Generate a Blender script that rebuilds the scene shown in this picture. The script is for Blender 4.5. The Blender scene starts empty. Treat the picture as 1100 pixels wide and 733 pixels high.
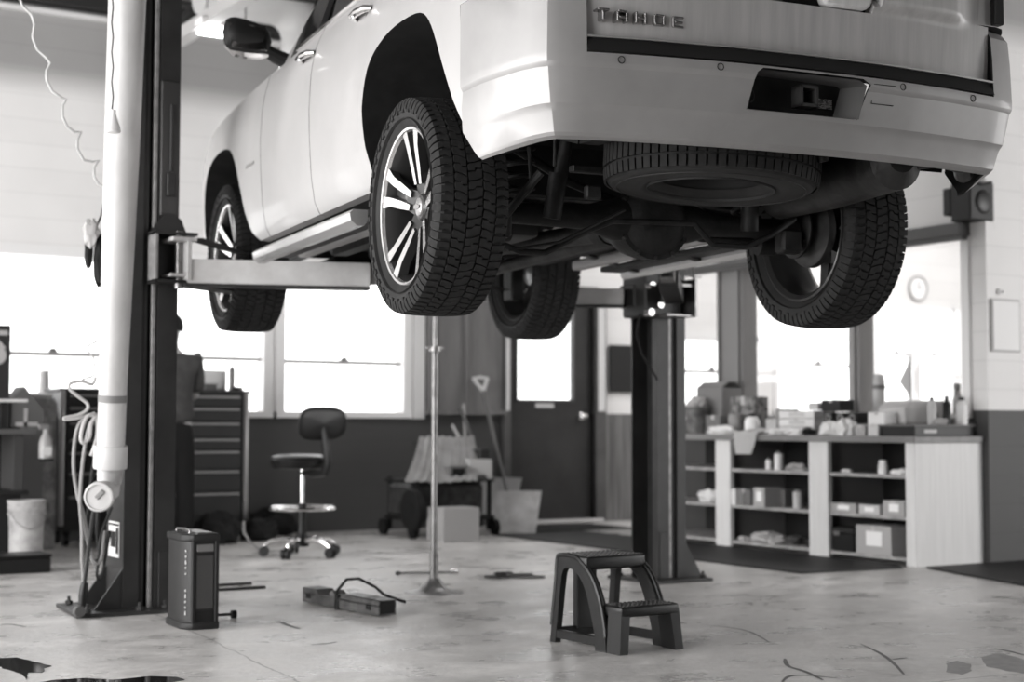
import bpy, bmesh, math, random
from mathutils import Vector, Matrix, noise
PI = math.pi
SC = bpy.context.scene
COL = SC.collection
rnd = random.Random(7)

# ------------------------------------------------------------------ camera, exposure, world, big lights
CF, CPSI, CPITCH, CROLL, CH = 1636.9331, .5474, .0547, .0019, .95
_f = Vector((math.sin(CPSI)*math.cos(CPITCH), math.cos(CPSI)*math.cos(CPITCH), math.sin(CPITCH)))
_r = Vector((math.cos(CPSI), -math.sin(CPSI), 0)); _u = _r.cross(_f)
_R = _r*math.cos(CROLL)+_u*math.sin(CROLL); _U = _u*math.cos(CROLL)-_r*math.sin(CROLL)
cam = bpy.data.objects.new('camera', bpy.data.cameras.new('camera')); COL.objects.link(cam)
cam.matrix_world = Matrix(((_R.x,_U.x,-_f.x,0),(_R.y,_U.y,-_f.y,0),(_R.z,_U.z,-_f.z,CH),(0,0,0,1)))
cam.data.sensor_width = 36; cam.data.lens = CF/1100*36; cam.data.clip_start = .05
cam.data.dof.use_dof = True; cam.data.dof.focus_distance = 5.2; cam.data.dof.aperture_fstop = 2.3
SC.camera = cam
SC.view_settings.view_transform = 'Standard'; SC.view_settings.look = 'None'
SC.view_settings.gamma = 1; SC.view_settings.use_curve_mapping = False
SC.view_settings.exposure = 0.75
w = bpy.data.worlds.new('sky'); SC.world = w; w.use_nodes = True
w.node_tree.nodes['Background'].inputs[0].default_value = (1, 1, 1, 1)
w.node_tree.nodes['Background'].inputs[1].default_value = 2.2
def area(name, loc, rot, sx, sy, power):
    l = bpy.data.lights.new(name, 'AREA'); l.shape = 'RECTANGLE'; l.size = sx; l.size_y = sy; l.energy = power
    l.color = (1, .99, .985)
    o = bpy.data.objects.new(name, l); COL.objects.link(o); o.location = loc; o.rotation_euler = rot; return o
area('daylight_left_doors', (-3.7, 6.0, 1.9), (0, math.radians(-90), 0), 3.4, 10, 500)
area('right_wall_fill', (13.2, 1.4, 2.0), (math.radians(90), 0, math.radians(32)), 3.4, 3.0, 215)  # unseen fill lamp added to brighten the right wall and counter end
area('ceiling_light_back', (6.2, 9.6, 4.2), (0, 0, 0), 1.6, .4, 25)
area('office_fill', (11.8, 9.5, 4.2), (0, 0, 0), 4, 3.5, 170)  # lamp added under the ceiling to brighten the office

def at(u, v, ax, val):
    d = _f*CF + _R*(u-550) - _U*(v-366.5)
    c = Vector((0, 0, CH)); t = (val-c[ax])/d[ax]
    return c+d*t

# ------------------------------------------------------------------ materials
MATS = {}
def tint(g): return (g, g*.98, g*.972, 1) if g < .5 else (g, g*.99, g*.985, 1)
def deep(g): return g*(.33+.67*min(1, g/.35))
def mat(name, g, rough=.5, metal=0, coat=0, g2=None, scale=8, bump=0, bscale=None, detail=4, stretch=None, lo=.35, hi=.65, spec=.5):
    if name in MATS: return MATS[name]
    if not metal or metal < .6: g = deep(g); g2 = None if g2 is None else deep(g2)
    if g < .06 and spec == .5: spec = .3
    m = bpy.data.materials.new(name); m.use_nodes = True; nt = m.node_tree; N = nt.nodes; L = nt.links
    b = N['Principled BSDF']; b.inputs['Base Color'].default_value = tint(g); b.inputs['Roughness'].default_value = rough
    b.inputs['Metallic'].default_value = metal; b.inputs['Coat Weight'].default_value = coat; b.inputs['Coat Roughness'].default_value = .06
    b.inputs['Specular IOR Level'].default_value = spec
    if g2 is not None or bump:
        tc = N.new('ShaderNodeTexCoord'); mp = N.new('ShaderNodeMapping')
        if stretch: mp.inputs['Scale'].default_value = stretch
        L.new(tc.outputs['Object'], mp.inputs[0])
    if g2 is not None:
        n = N.new('ShaderNodeTexNoise'); n.inputs['Scale'].default_value = scale; n.inputs['Detail'].default_value = detail
        n.inputs['Roughness'].default_value = .6
        r = N.new('ShaderNodeValToRGB'); r.color_ramp.elements[0].position = lo; r.color_ramp.elements[1].position = hi
        r.color_ramp.elements[0].color = tint(g); r.color_ramp.elements[1].color = tint(g2)
        L.new(mp.outputs[0], n.inputs['Vector']); L.new(n.outputs[0], r.inputs[0]); L.new(r.outputs[0], b.inputs['Base Color'])
    if bump:
        n2 = N.new('ShaderNodeTexNoise'); n2.inputs['Scale'].default_value = bscale or scale*3; n2.inputs['Detail'].default_value = 5
        bp = N.new('ShaderNodeBump'); bp.inputs['Strength'].default_value = bump; bp.inputs['Distance'].default_value = .01
        L.new(mp.outputs[0], n2.inputs['Vector']); L.new(n2.outputs[0], bp.inputs['Height']); L.new(bp.outputs[0], b.inputs['Normal'])
    MATS[name] = m; return m
def glass(name='window glass', tr=.93, tintg=1):
    if name in MATS: return MATS[name]
    m = bpy.data.materials.new(name); m.use_nodes = True; N = m.node_tree.nodes; L = m.node_tree.links
    N.remove(N['Principled BSDF']); o = N['Material Output']
    t = N.new('ShaderNodeBsdfTransparent'); t.inputs[0].default_value = (tintg, tintg, tintg, 1)
    g = N.new('ShaderNodeBsdfGlossy'); g.inputs['Roughness'].default_value = .02
    mx = N.new('ShaderNodeMixShader'); mx.inputs[0].default_value = 1-tr
    L.new(t.outputs[0], mx.inputs[1]); L.new(g.outputs[0], mx.inputs[2]); L.new(mx.outputs[0], o.inputs[0])
    MATS[name] = m; return m
def emit(name, s):
    m = bpy.data.materials.new(name); m.use_nodes = True; b = m.node_tree.nodes['Principled BSDF']
    b.inputs['Emission Color'].default_value = (1, 1, 1, 1); b.inputs['Emission Strength'].default_value = s; MATS[name] = m; return m
def mathn(nt, op, a, b=None, c=None):
    n = nt.nodes.new('ShaderNodeMath'); n.operation = op
    for i, v in enumerate((a, b, c)):
        if v is None: continue
        if isinstance(v, (int, float)): n.inputs[i].default_value = v
        else: nt.links.new(v, n.inputs[i])
    return n.outputs[0]

# ------------------------------------------------------------------ mesh builder
class B:
    def __init__(s): s.bm = bmesh.new(); s.mi = 0
    def _m(s, faces, mi):
        for f in faces: f.material_index = s.mi if mi is None else mi
    def poly(s, pts, faces, mi=None):
        v = [s.bm.verts.new(p) for p in pts]; out = []
        for f in faces:
            try: out.append(s.bm.faces.new([v[i] for i in f]))
            except ValueError: pass
        s._m(out, mi); return v
    def box(s, c, d, rot=(0, 0, 0), bev=0, mi=None, taper=1, seg=1):
        M = Matrix.Translation(c) @ Matrix.Rotation(rot[2], 4, 'Z') @ Matrix.Rotation(rot[1], 4, 'Y') @ Matrix.Rotation(rot[0], 4, 'X')
        x, y, z = d[0]/2, d[1]/2, d[2]/2; t = taper
        P = [(-x,-y,-z),(x,-y,-z),(x,y,-z),(-x,y,-z),(-x*t,-y*t,z),(x*t,-y*t,z),(x*t,y*t,z),(-x*t,y*t,z)]
        v = s.poly([M @ Vector(p) for p in P], [(0,3,2,1),(4,5,6,7),(0,1,5,4),(1,2,6,5),(2,3,7,6),(3,0,4,7)], mi)
        if bev:
            es = {e for q in v for e in q.link_edges}
            r = bmesh.ops.bevel(s.bm, geom=list(es), offset=bev, segments=seg, affect='EDGES', profile=.5)
            s._m(r['faces'], mi)
        return s
    def bb(s, x0, x1, y0, y1, z0, z1, **k): return s.box(((x0+x1)/2, (y0+y1)/2, (z0+z1)/2), (abs(x1-x0), abs(y1-y0), abs(z1-z0)), **k)
    def tube(s, path, r, seg=10, mi=None, caps=True, closed=False, ups=None):
        P = [Vector(p) for p in path]; n = len(P); rr = r if isinstance(r, (list, tuple)) else [r]*n
        T = []
        for i in range(n):
            a = P[i-1] if (i or closed) else P[0]; b = P[(i+1) % n] if (i < n-1 or closed) else P[-1]
            T.append((b-a).normalized())
        up = Vector((0, 0, 1)) if abs(T[0].z) < .9 else Vector((1, 0, 0))
        X = T[0].cross(up).normalized(); rings = []
        for i in range(n):
            X = (X-T[i]*X.dot(T[i])).normalized(); Y = T[i].cross(X)
            rings.append([s.bm.verts.new(P[i]+(X*math.cos(2*PI*k/seg)+Y*math.sin(2*PI*k/seg))*rr[i]) for k in range(seg)])
        fs = []
        for i in range(n if closed else n-1):
            A, C = rings[i], rings[(i+1) % n]
            for k in range(seg): fs.append(s.bm.faces.new((A[k], A[(k+1) % seg], C[(k+1) % seg], C[k])))
        if caps and not closed:
            fs.append(s.bm.faces.new(rings[0][::-1])); fs.append(s.bm.faces.new(rings[-1]))
        s._m(fs, mi); return s
    def cyl(s, a, b, r, r2=None, seg=20, mi=None): return s.tube([a, b], [r, r if r2 is None else r2], seg, mi)
    def lathe(s, prof, M=None, seg=32, mi=None, mis=None, closed=False):
        # prof (r, h) about local Z
        M = M or Matrix(); rings = []
        for r, h in prof:
            if r < 1e-6: rings.append([s.bm.verts.new(M @ Vector((0, 0, h)))])
            else: rings.append([s.bm.verts.new(M @ Vector((r*math.cos(2*PI*k/seg), r*math.sin(2*PI*k/seg), h))) for k in range(seg)])
        n = len(rings)
        for i in range(n if closed else n-1):
            A, C = rings[i], rings[(i+1) % n]; fs = []
            for k in range(seg):
                q = [A[k % len(A)], A[(k+1) % len(A)], C[(k+1) % len(C)], C[k % len(C)]]
                q2 = []
                for v in q:
                    if v not in q2: q2.append(v)
                if len(q2) > 2:
                    try: fs.append(s.bm.faces.new(q2))
                    except ValueError: pass
            s._m(fs, mis[i] if mis else mi)
        return s
    def prism(s, pts, h, M=None, mi=None, bev=0):
        # pts 2D polygon in local XY extruded 0..h in Z
        M = M or Matrix(); n = len(pts)
        v = s.poly([M @ Vector((x, y, 0)) for x, y in pts]+[M @ Vector((x, y, h)) for x, y in pts],
                   [tuple(range(n))[::-1], tuple(range(n, 2*n))]+[(i, (i+1) % n, n+(i+1) % n, n+i) for i in range(n)], mi)
        if bev:
            es = {e for q in v for e in q.link_edges}
            r = bmesh.ops.bevel(s.bm, geom=list(es), offset=bev, segments=1, affect='EDGES'); s._m(r['faces'], mi)
        return s
    def grid(s, fn, nu, nv, mi=None, cu=False):
        V = [[s.bm.verts.new(fn(i/nu, j/nv)) for j in range(nv+1)] for i in range(nu+(0 if cu else 1))]; fs = []
        for i in range(nu):
            for j in range(nv):
                A = V[i]; C = V[(i+1) % len(V)]
                fs.append(s.bm.faces.new((A[j], C[j], C[j+1], A[j+1])))
        s._m(fs, mi); return s
    def blob(s, c, d, seed=0, amp=.25, nu=22, nv=12, freq=2.2, flat=True, mi=None):
        c = Vector(c)
        def fn(a, b):
            th = 2*PI*a; ph = PI*b; p = Vector((math.sin(ph)*math.cos(th), math.sin(ph)*math.sin(th), math.cos(ph)))
            k = 1+amp*noise.fractal(p*freq+Vector((seed*7.1, seed*3.3, 0)), 1, 2, 3)+amp*.6*abs(noise.noise(p*freq*2.3+Vector((seed, 9, seed))))
            q = Vector((p.x*d[0]/2*k, p.y*d[1]/2*k, p.z*d[2]/2*k))
            if flat and q.z < -d[2]*.36: q.z = -d[2]*.36
            return c+q+Vector((0, 0, d[2]*.36 if flat else 0))
        s.grid(fn, nu, nv, mi, cu=True); bmesh.ops.remove_doubles(s.bm, verts=s.bm.verts, dist=1e-5); return s
    def mesh(s, name, mats, ang=35, fix=True):
        if fix: bmesh.ops.recalc_face_normals(s.bm, faces=s.bm.faces)
        me = bpy.data.meshes.new(name); s.bm.to_mesh(me); s.bm.free()
        for m in (mats if isinstance(mats, (list, tuple)) else [mats]): me.materials.append(m)
        if ang:
            me.polygons.foreach_set('use_smooth', [True]*len(me.polygons)); me.set_sharp_from_angle(angle=math.radians(ang))
        return me
    def build(s, name, mats, parent=None, ang=35, loc=None, rot=None, fix=True):
        o = bpy.data.objects.new(name, s.mesh(name, mats, ang, fix)); COL.objects.link(o)
        if parent: o.parent = parent
        if loc: o.location = loc
        if rot: o.rotation_euler = rot
        return o
def tag(o, label, cat, group=None, kind=None):
    o['label'] = label; o['category'] = cat
    if group: o['group'] = group
    if kind: o['kind'] = kind
    return o
def empty(name, loc, rz, label, cat, group=None, rot=None):
    o = bpy.data.objects.new(name, None); COL.objects.link(o); o.location = loc; o.rotation_euler = rot or (0, 0, rz)
    o.empty_display_size = .1
    return tag(o, label, cat, group)
def struct(name, b, m, parent=None, **k):
    o = b.build(name, m, parent, **k)
    if not parent: o['kind'] = 'structure'
    return o
def dup(o, parent=None):
    c = o.copy(); COL.objects.link(c); c.parent = parent
    for ch in [x for x in list(COL.objects) if x.parent == o]: dup(ch, c)
    return c
def boolean(me_obj, cutter, op='DIFFERENCE', transfer=True):
    md = me_obj.modifiers.new('b', 'BOOLEAN'); md.object = cutter; md.operation = op; md.solver = 'EXACT'
    if transfer: md.material_mode = 'TRANSFER'
    dg = bpy.context.evaluated_depsgraph_get(); dg.update()
    me = bpy.data.meshes.new_from_object(me_obj.evaluated_get(dg)); me_obj.modifiers.clear()
    old = me_obj.data; me_obj.data = me; bpy.data.meshes.remove(old)
    cm = cutter.data; bpy.data.objects.remove(cutter); bpy.data.meshes.remove(cm)
def smooth(me, ang=30):
    me.polygons.foreach_set('use_smooth', [True]*len(me.polygons)); me.set_sharp_from_angle(angle=math.radians(ang))
def lerp(a, b, t): return a+(b-a)*t
def interp(x, pts):
    if x <= pts[0][0]: return pts[0][1]
    for (a, p), (b, q) in zip(pts, pts[1:]):
        if x <= b: return lerp(p, q, (x-a)/(b-a))
    return pts[-1][1]
def ss(t): t = max(0, min(1, t)); return t*t*(3-2*t)
def RX(a): return Matrix.Rotation(a, 4, 'X')
def RY(a): return Matrix.Rotation(a, 4, 'Y')
def RZ(a): return Matrix.Rotation(a, 4, 'Z')
def TR(x, y, z): return Matrix.Translation((x, y, z))

# common materials
BLK = mat('black rubber', .016, .75)
DARK = mat('dark painted steel', .03, .45, spec=.5)
DARKMAT = mat('matte black underside', .012, .85, g2=.028, scale=9)
STEEL = mat('worn steel', .32, .38, .9, g2=.2, scale=20)
CHROME = mat('chrome', .75, .12, 1)
WHITEP = mat('white paint', .78, .55)
CARD = mat('cardboard', .42, .85, g2=.36, scale=5)
CARDD = mat('brown cardboard', .26, .85, g2=.2, scale=5)
PAPER = mat('white paper', .82, .8)
CLOTH = mat('pale rag cloth', .72, .9, bump=.4, bscale=60)
GREYP = mat('grey plastic', .2, .5)
BLKP = mat('black plastic', .022, .42)
# ================================================================== the room
FLOORM = bpy.data.materials.new('stained concrete'); FLOORM.use_nodes = True
nt = FLOORM.node_tree; N = nt.nodes; L = nt.links; b = N['Principled BSDF']
tc = N.new('ShaderNodeTexCoord')
def nz(scale, detail=5, rough=.6, lo=.35, hi=.65, vec=None):
    n = N.new('ShaderNodeTexNoise'); n.inputs['Scale'].default_value = scale; n.inputs['Detail'].default_value = detail; n.inputs['Roughness'].default_value = rough
    L.new(vec or tc.outputs['Object'], n.inputs['Vector'])
    m = N.new('ShaderNodeMapRange'); m.inputs[1].default_value = lo; m.inputs[2].default_value = hi; L.new(n.outputs[0], m.inputs[0]); return m.outputs[0]
mp = N.new('ShaderNodeMapping'); mp.inputs['Rotation'].default_value = (0, 0, .5); mp.inputs['Scale'].default_value = (1, 1.25, 1); L.new(tc.outputs['Object'], mp.inputs[0])
big = nz(.55, 4); mid = nz(2.6, 6, .65, vec=mp.outputs[0]); fine = nz(22, 5, .7, .3, .7); spot = nz(3.6, 6, .7, .60, .70); pale = nz(1.9, 9, .72, .50, .66, vec=mp.outputs[0])
v = mathn(nt, 'MULTIPLY_ADD', big, .12, .30)
v = mathn(nt, 'MULTIPLY_ADD', mid, .13, v)
v = mathn(nt, 'MULTIPLY_ADD', fine, .10, v)
v = mathn(nt, 'MULTIPLY_ADD', spot, -.13, v)
v = mathn(nt, 'MULTIPLY_ADD', pale, .17, v)
sx = N.new('ShaderNodeSeparateXYZ'); L.new(tc.outputs['Object'], sx.inputs[0])
def joint(p, q, w=.006, dark=.75):
    global v
    d = (q-p).normalized(); nx, ny = -d.y, d.x; c = -(nx*p.x+ny*p.y)
    wob = mathn(nt, 'MULTIPLY_ADD', mid, .02, -.01)
    e = mathn(nt, 'MULTIPLY_ADD', sx.outputs[0], nx, c); e = mathn(nt, 'MULTIPLY_ADD', sx.outputs[1], ny, e); e = mathn(nt, 'ADD', e, wob)
    e = mathn(nt, 'ABSOLUTE', e); k = mathn(nt, 'LESS_THAN', e, w)
    k = mathn(nt, 'MULTIPLY', k, -dark); k = mathn(nt, 'ADD', k, 1); v = mathn(nt, 'MULTIPLY', v, k)
joint(at(31, 595.4, 2, 0), at(300, 722.7, 2, 0), .005, .55)
joint(at(780, 643, 2, 0), at(1100, 700, 2, 0), .004, .35)
joint(at(998, 733, 2, 0), at(1100, 723.6, 2, 0), .004, .6)
cb = N.new('ShaderNodeCombineColor')
L.new(v, cb.inputs[0]); L.new(mathn(nt, 'MULTIPLY', v, .975), cb.inputs[1]); L.new(mathn(nt, 'MULTIPLY', v, .955), cb.inputs[2])
L.new(cb.outputs[0], b.inputs['Base Color'])
L.new(mathn(nt, 'MULTIPLY_ADD', mid, .26, .22), b.inputs['Roughness'])
bp = N.new('ShaderNodeBump'); bp.inputs['Strength'].default_value = .15; bp.inputs['Distance'].default_value = .01
L.new(fine, bp.inputs['Height']); L.new(bp.outputs[0], b.inputs['Normal'])

def block_wall_mat(name, axis):
    # painted concrete block: dark wainscot under 1.06 m, pale above, duller band near the ceiling
    m = bpy.data.materials.new(name); m.use_nodes = True; nt = m.node_tree; N = nt.nodes; L = nt.links; b = N['Principled BSDF']
    tc = N.new('ShaderNodeTexCoord'); s = N.new('ShaderNodeSeparateXYZ'); L.new(tc.outputs['Object'], s.inputs[0])
    cx = N.new('ShaderNodeCombineXYZ'); L.new(s.outputs[axis], cx.inputs[0]); L.new(s.outputs[2], cx.inputs[1])
    br = N.new('ShaderNodeTexBrick'); br.inputs['Scale'].default_value = 1; br.inputs['Brick Width'].default_value = 4.0; br.offset_frequency = 2; br.inputs['Row Height'].default_value = .2
    br.inputs['Mortar Size'].default_value = .006; br.inputs['Mortar Smooth'].default_value = .3
    br.inputs['Color1'].default_value = (1, 1, 1, 1); br.inputs['Color2'].default_value = (.97, .97, .97, 1); br.inputs['Mortar'].default_value = (.90, .90, .90, 1)
    L.new(cx.outputs[0], br.inputs['Vector'])
    def step(z, w):
        r = N.new('ShaderNodeMapRange'); r.inputs[1].default_value = z-w; r.inputs[2].default_value = z+w; L.new(s.outputs[2], r.inputs[0]); return r.outputs[0]
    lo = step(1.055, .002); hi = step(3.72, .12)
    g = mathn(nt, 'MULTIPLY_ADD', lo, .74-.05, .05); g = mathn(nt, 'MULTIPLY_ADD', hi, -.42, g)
    n = N.new('ShaderNodeTexNoise'); n.inputs['Scale'].default_value = 2; n.inputs['Detail'].default_value = 5; L.new(tc.outputs['Object'], n.inputs['Vector'])
    g = mathn(nt, 'MULTIPLY', g, mathn(nt, 'MULTIPLY_ADD', n.outputs[0], .16, .92))
    g = mathn(nt, 'MULTIPLY', g, br.outputs[0])
    cb = N.new('ShaderNodeCombineColor'); L.new(g, cb.inputs[0]); L.new(mathn(nt, 'MULTIPLY', g, .985), cb.inputs[1]); L.new(mathn(nt, 'MULTIPLY', g, .975), cb.inputs[2])
    L.new(cb.outputs[0], b.inputs['Base Color']); b.inputs['Roughness'].default_value = .6
    bp = N.new('ShaderNodeBump'); bp.inputs['Strength'].default_value = .25; bp.inputs['Distance'].default_value = .004
    L.new(br.outputs[1], bp.inputs['Height']); bp.invert = True; L.new(bp.outputs[0], b.inputs['Normal'])
    return m
WX = block_wall_mat('painted block wall', 0); WY = block_wall_mat('painted block partition', 1)
CEILM = mat('ceiling board', .2, .8); WOODW = mat('white window trim', .74, .5); DTRIM = mat('dark grey wood trim', .13, .5, g2=.10, scale=4)
GL = glass()
Y1, XL, XR, ZC = 12.4, -3.8, 15.2, 4.45
def holes_wall(b, x0, x1, z0, z1, holes, y0, y1):
    """wall slab spanning x0..x1, thickness y0..y1, with rectangular openings (xa, xb, za, zb)"""
    xs = sorted({x0, x1, *[h[0] for h in holes], *[h[1] for h in holes]})
    for a, c in zip(xs, xs[1:]):
        hs = sorted([h for h in holes if h[0] <= a+1e-6 and h[1] >= c-1e-6], key=lambda h: h[2]); z = z0
        for h in hs:
            if h[2] > z: b.bb(a, c, y0, y1, z, h[2])
            z = h[3]
        if z < z1: b.bb(a, c, y0, y1, z, z1)
fl = B(); fl.bb(XL, XR, -3.5, Y1+.2, -.12, 0); struct('floor', fl, FLOORM, ang=0)
cl = B(); cl.bb(XL, XR, -3.5, Y1+.2, ZC, ZC+.1); struct('ceiling', cl, CEILM, ang=0)
WIN = [(-.2, 2.45, 1.06, 2.33), (2.62, 5.06, 1.06, 2.33), (5.20, 6.42, 1.06, 2.33)]
DOOR = (7.52, 8.50, 0, 2.16)
OWIN = [(9.4, 10.6, 1.15, 1.85), (10.85, 12.1, 1.1, 2.2), (12.36, 13.55, 1.1, 2.28), (13.72, 14.9, 1.1, 2.28)]
bw = B(); holes_wall(bw, XL, XR, 0, ZC, WIN+[DOOR]+OWIN, Y1, Y1+.2); struct('wall_back', bw, WX, ang=0)
# left wall: long run of open service doors, only piers and a lintel
lw = B(); lw.bb(XL-.2, XL, -3.5, Y1+.2, 3.6, ZC); lw.bb(XL-.2, XL, -3.5, 1, 0, 3.6); lw.bb(XL-.2, XL, 6.3, 6.7, 0, 3.6); lw.bb(XL-.2, XL, 12, Y1+.2, 0, 3.6)
struct('wall_left', lw, WY, ang=0)
bk = B(); holes_wall(bk, XL, XR, 0, ZC, [(10.0, 14.2, 0, 3.4)], -3.6, -3.5); struct('wall_rear', bk, mat('dim rear wall', .16, .7), ang=0)
rw = B(); rw.bb(XR, XR+.2, -3.5, Y1+.2, 0, ZC); struct('wall_right', rw, WY, ang=0)
# near right wall (faces camera) and the office partition
nr = B(); nr.bb(8.29, XR, 7.28, 7.42, 0, ZC); struct('wall_front', nr, WX, ang=0)
HZ0, HZ1 = 2.28, 2.37
pt = B(); pt.bb(8.29, 8.41, 7.42, 11.15, 0, 1.0); pt.bb(8.29, 8.41, 7.42, 11.15, HZ1, ZC); pt.bb(8.29, 8.41, 11.05, 11.15, 1.0, HZ1); struct('wall_partition', pt, WY, ang=0)
hb = B(); hb.bb(8.18, 8.43, 7.42, 11.15, HZ0, HZ1, bev=.005); hb.bb(8.2, 8.26, 7.42, 11.15, HZ0-.03, HZ0); struct('trim_header', hb, mat('dull steel header', .13, .5))
sl = B(); sl.bb(8.26, 8.44, 7.42, 11.15, 1.0, 1.03); struct('trim_partition_sill', sl, WHITEP)
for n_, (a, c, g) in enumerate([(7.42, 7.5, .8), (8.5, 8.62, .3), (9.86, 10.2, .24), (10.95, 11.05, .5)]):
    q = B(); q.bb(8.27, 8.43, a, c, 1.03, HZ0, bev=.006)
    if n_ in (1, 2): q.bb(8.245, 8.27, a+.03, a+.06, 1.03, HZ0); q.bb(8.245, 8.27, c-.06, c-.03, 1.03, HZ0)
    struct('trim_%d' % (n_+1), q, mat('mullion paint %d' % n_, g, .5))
for n_, (a, c) in enumerate([(7.5, 8.5), (8.62, 9.86), (10.2, 10.95)]):
    q = B(); q.bb(8.345, 8.351, a, c, 1.03, HZ0); o = struct('window_%d' % (n_+10), q, GL, ang=0)
# back wall windows: frame, meeting rail, catch, panes
def window(n, x0, x1, z0, z1, cols, rail, trim=.055):
    f = B(); t = trim
    f.bb(x0-t, x0+.03, Y1-.02, Y1+.12, z0-t, z1+t); f.bb(x1-.03, x1+t, Y1-.02, Y1+.12, z0-t, z1+t)
    f.bb(x0, x1, Y1-.02, Y1+.12, z1-.03, z1+t); f.bb(x0-t, x1+t, Y1-.04, Y1+.12, z0-t, z0)
    o = struct('window_%d' % n, f, WOODW)
    w_ = (x1-x0)/cols
    for i in range(cols):
        a, c = x0+i*w_, x0+(i+1)*w_
        if i:
            q = B(); q.bb(a-.06, a+.06, Y1+.0, Y1+.11, z0, z1); q.bb(a-.015, a+.015, Y1-.012, Y1, z0, z1); struct('window_mullion', q, WOODW, o)
        q = B(); q.bb(a+.03, c-.03, Y1+.03, Y1+.06, rail-.018, rail+.018); struct('sash_rail', q, mat('shaded sash', .4, .5), o)
        q = B(); mx = (a+c)/2; q.prism([(-.035, 0), (.035, 0), (.02, .03), (-.02, .03)], .02, TR(mx, Y1+.03, rail+.018) @ RX(PI/2)); struct('sash_catch', q, GREYP, o)
        q = B(); q.bb(a+.02, c-.02, Y1+.07, Y1+.075, z0, z1); struct('glass_pane', q, GL, o, ang=0)
    return o
window(1, *WIN[0], 2, 1.53); window(2, *WIN[1], 2, 1.51); window(3, *WIN[2], 1, 1.50)
q = B(); q.bb(6.49, 6.60, Y1-.035, Y1, 1.0, ZC-.3); struct('trim_5', q, mat('pale board', .62, .5))
for i, w_ in enumerate(OWIN): window(4+i, *w_, 2 if i == 2 else 1, [1.5, 1.6, 1.75, 1.75][i], .04)
# shaded boards between window and door, ledge; backlit shade put into their grey
q = B(); q.bb(6.62, 7.44, Y1-.03, Y1, 1.07, 3.3); q.bb(6.62, 6.72, Y1-.05, Y1, 1.07, 3.3); q.bb(7.02, 7.06, Y1-.06, Y1, 1.07, 3.3); q.bb(6.6, 7.46, Y1-.08, Y1, 1.04, 1.08)
struct('trim_6', q, mat('shaded boards', .22, .55, g2=.17, scale=3, stretch=(3, 1, .4)))
q = B(); q.bb(7.44, 7.52, Y1-.05, Y1+.1, 0, 2.3); q.bb(8.5, 8.62, Y1-.05, Y1+.1, 0, 2.3); q.bb(7.44, 8.62, Y1-.05, Y1+.1, 2.16, 2.3)
q.mi = 1; q.bb(7.462, 7.50, Y1-.062, Y1-.05, 1.08, 2.3); q.bb(8.52, 8.60, Y1-.062, Y1-.05, 1.08, 2.3)
struct('trim_7', q, [DTRIM, mat('pale door edge', .6, .5)])
# the door
d = B(); holes_wall(d, DOOR[0], DOOR[1], 0.02, 2.16, [(7.64, 8.27, 1.19, 2.07)], Y1+.03, Y1+.08)
do = struct('door_1', d, mat('dark door paint', .055, .4, g2=.075, scale=3), ang=0)
q = B(); t = .02
for a in ((7.62, 7.64, 1.17, 2.09), (8.27, 8.29, 1.17, 2.09), (7.62, 8.29, 1.17, 1.19), (7.62, 8.29, 2.07, 2.09)): q.bb(a[0], a[1], Y1+.02, Y1+.035, a[2], a[3])
struct('window_bead', q, DTRIM, do)
q = B(); q.bb(7.64, 8.27, Y1+.05, Y1+.056, 1.19, 2.07); struct('glass_pane', q, GL, do, ang=0)
q = B(); q.bb(7.84, 8.05, Y1+.022, Y1+.03, 1.11, 1.155, bev=.003); struct('door_plate', q, mat('pale plate', .5, .4), do)
q = B(); q.lathe([(0, 0), (.03, 0), (.034, .01), (.02, .016), (.02, .035), (.034, .045), (.036, .065), (.025, .08), (0, .082)], TR(8.37, Y1+.03, 1.03) @ RX(PI/2), 16); struct('door_knob', q, CHROME, do)
q = B(); q.bb(7.5, 8.55, Y1-.12, Y1+.1, 0, .035, bev=.01); struct('trim_8', q, mat('worn threshold', .45, .4, .3))
# boards right of door, dark board hanging on them
q = B()
q.bb(8.62, 9.3, Y1-.03, Y1, 0, 1.05)
struct('trim_9', q, mat('grey vertical boards', .12, .5, g2=.24, scale=6, stretch=(5, 1, .15)))
# ceiling beams and edge
q = B(); q.bb(XL, 8.62, Y1-.16, Y1, 4.335, ZC); struct('trim_10', q, mat('dark ceiling edge', .06, .6))
q = B(); q.bb(XL, 8.62, Y1-.06, Y1, 4.27, 4.30); struct('trim_11', q, WHITEP)
for i, y in enumerate((2.2, 5.2, 8.2, 10.9)):
    q = B(); q.bb(XL, 8.29, y-.06, y+.06, 4.3, ZC); q.bb(XL, 8.29, y-.1, y+.1, 4.28, 4.3); struct('trim_%d' % (12+i), q, mat('dark steel joist', .05, .6))
# diagonal pale brace below the ceiling + lamp + duct, all against the back-left
p0 = at(190, 48, 1, 11.0); p1 = at(275, -6, 1, 9.9)
e = empty('ceiling_brace', p0, 0, 'pale painted steel angle slanting up to the ceiling above the far mirror', 'beam')
q = B(); dv = p1-p0
def obox(q, p, r, w, h, mi=None, up='Z'):
    d_ = Vector(r)-Vector(p); M = d_.to_track_quat('X', up).to_matrix().to_4x4(); M.translation = (Vector(p)+Vector(r))/2
    x, y, z = d_.length/2, w/2, h/2
    q.poly([M @ Vector(c) for c in [(-x,-y,-z),(x,-y,-z),(x,y,-z),(-x,y,-z),(-x,-y,z),(x,-y,z),(x,y,z),(-x,y,z)]], [(0,3,2,1),(4,5,6,7),(0,1,5,4),(1,2,6,5),(2,3,7,6),(3,0,4,7)], mi); return q
obox(q, (0, 0, 0), dv, .11, .015); q.build('flange', mat('pale steel', .4, .5), e)
q = B(); obox(q, (0, 0, .06), dv+Vector((0, 0, .06)), .015, .12); q.build('web', mat('pale steel', .4, .5), e)
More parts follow.
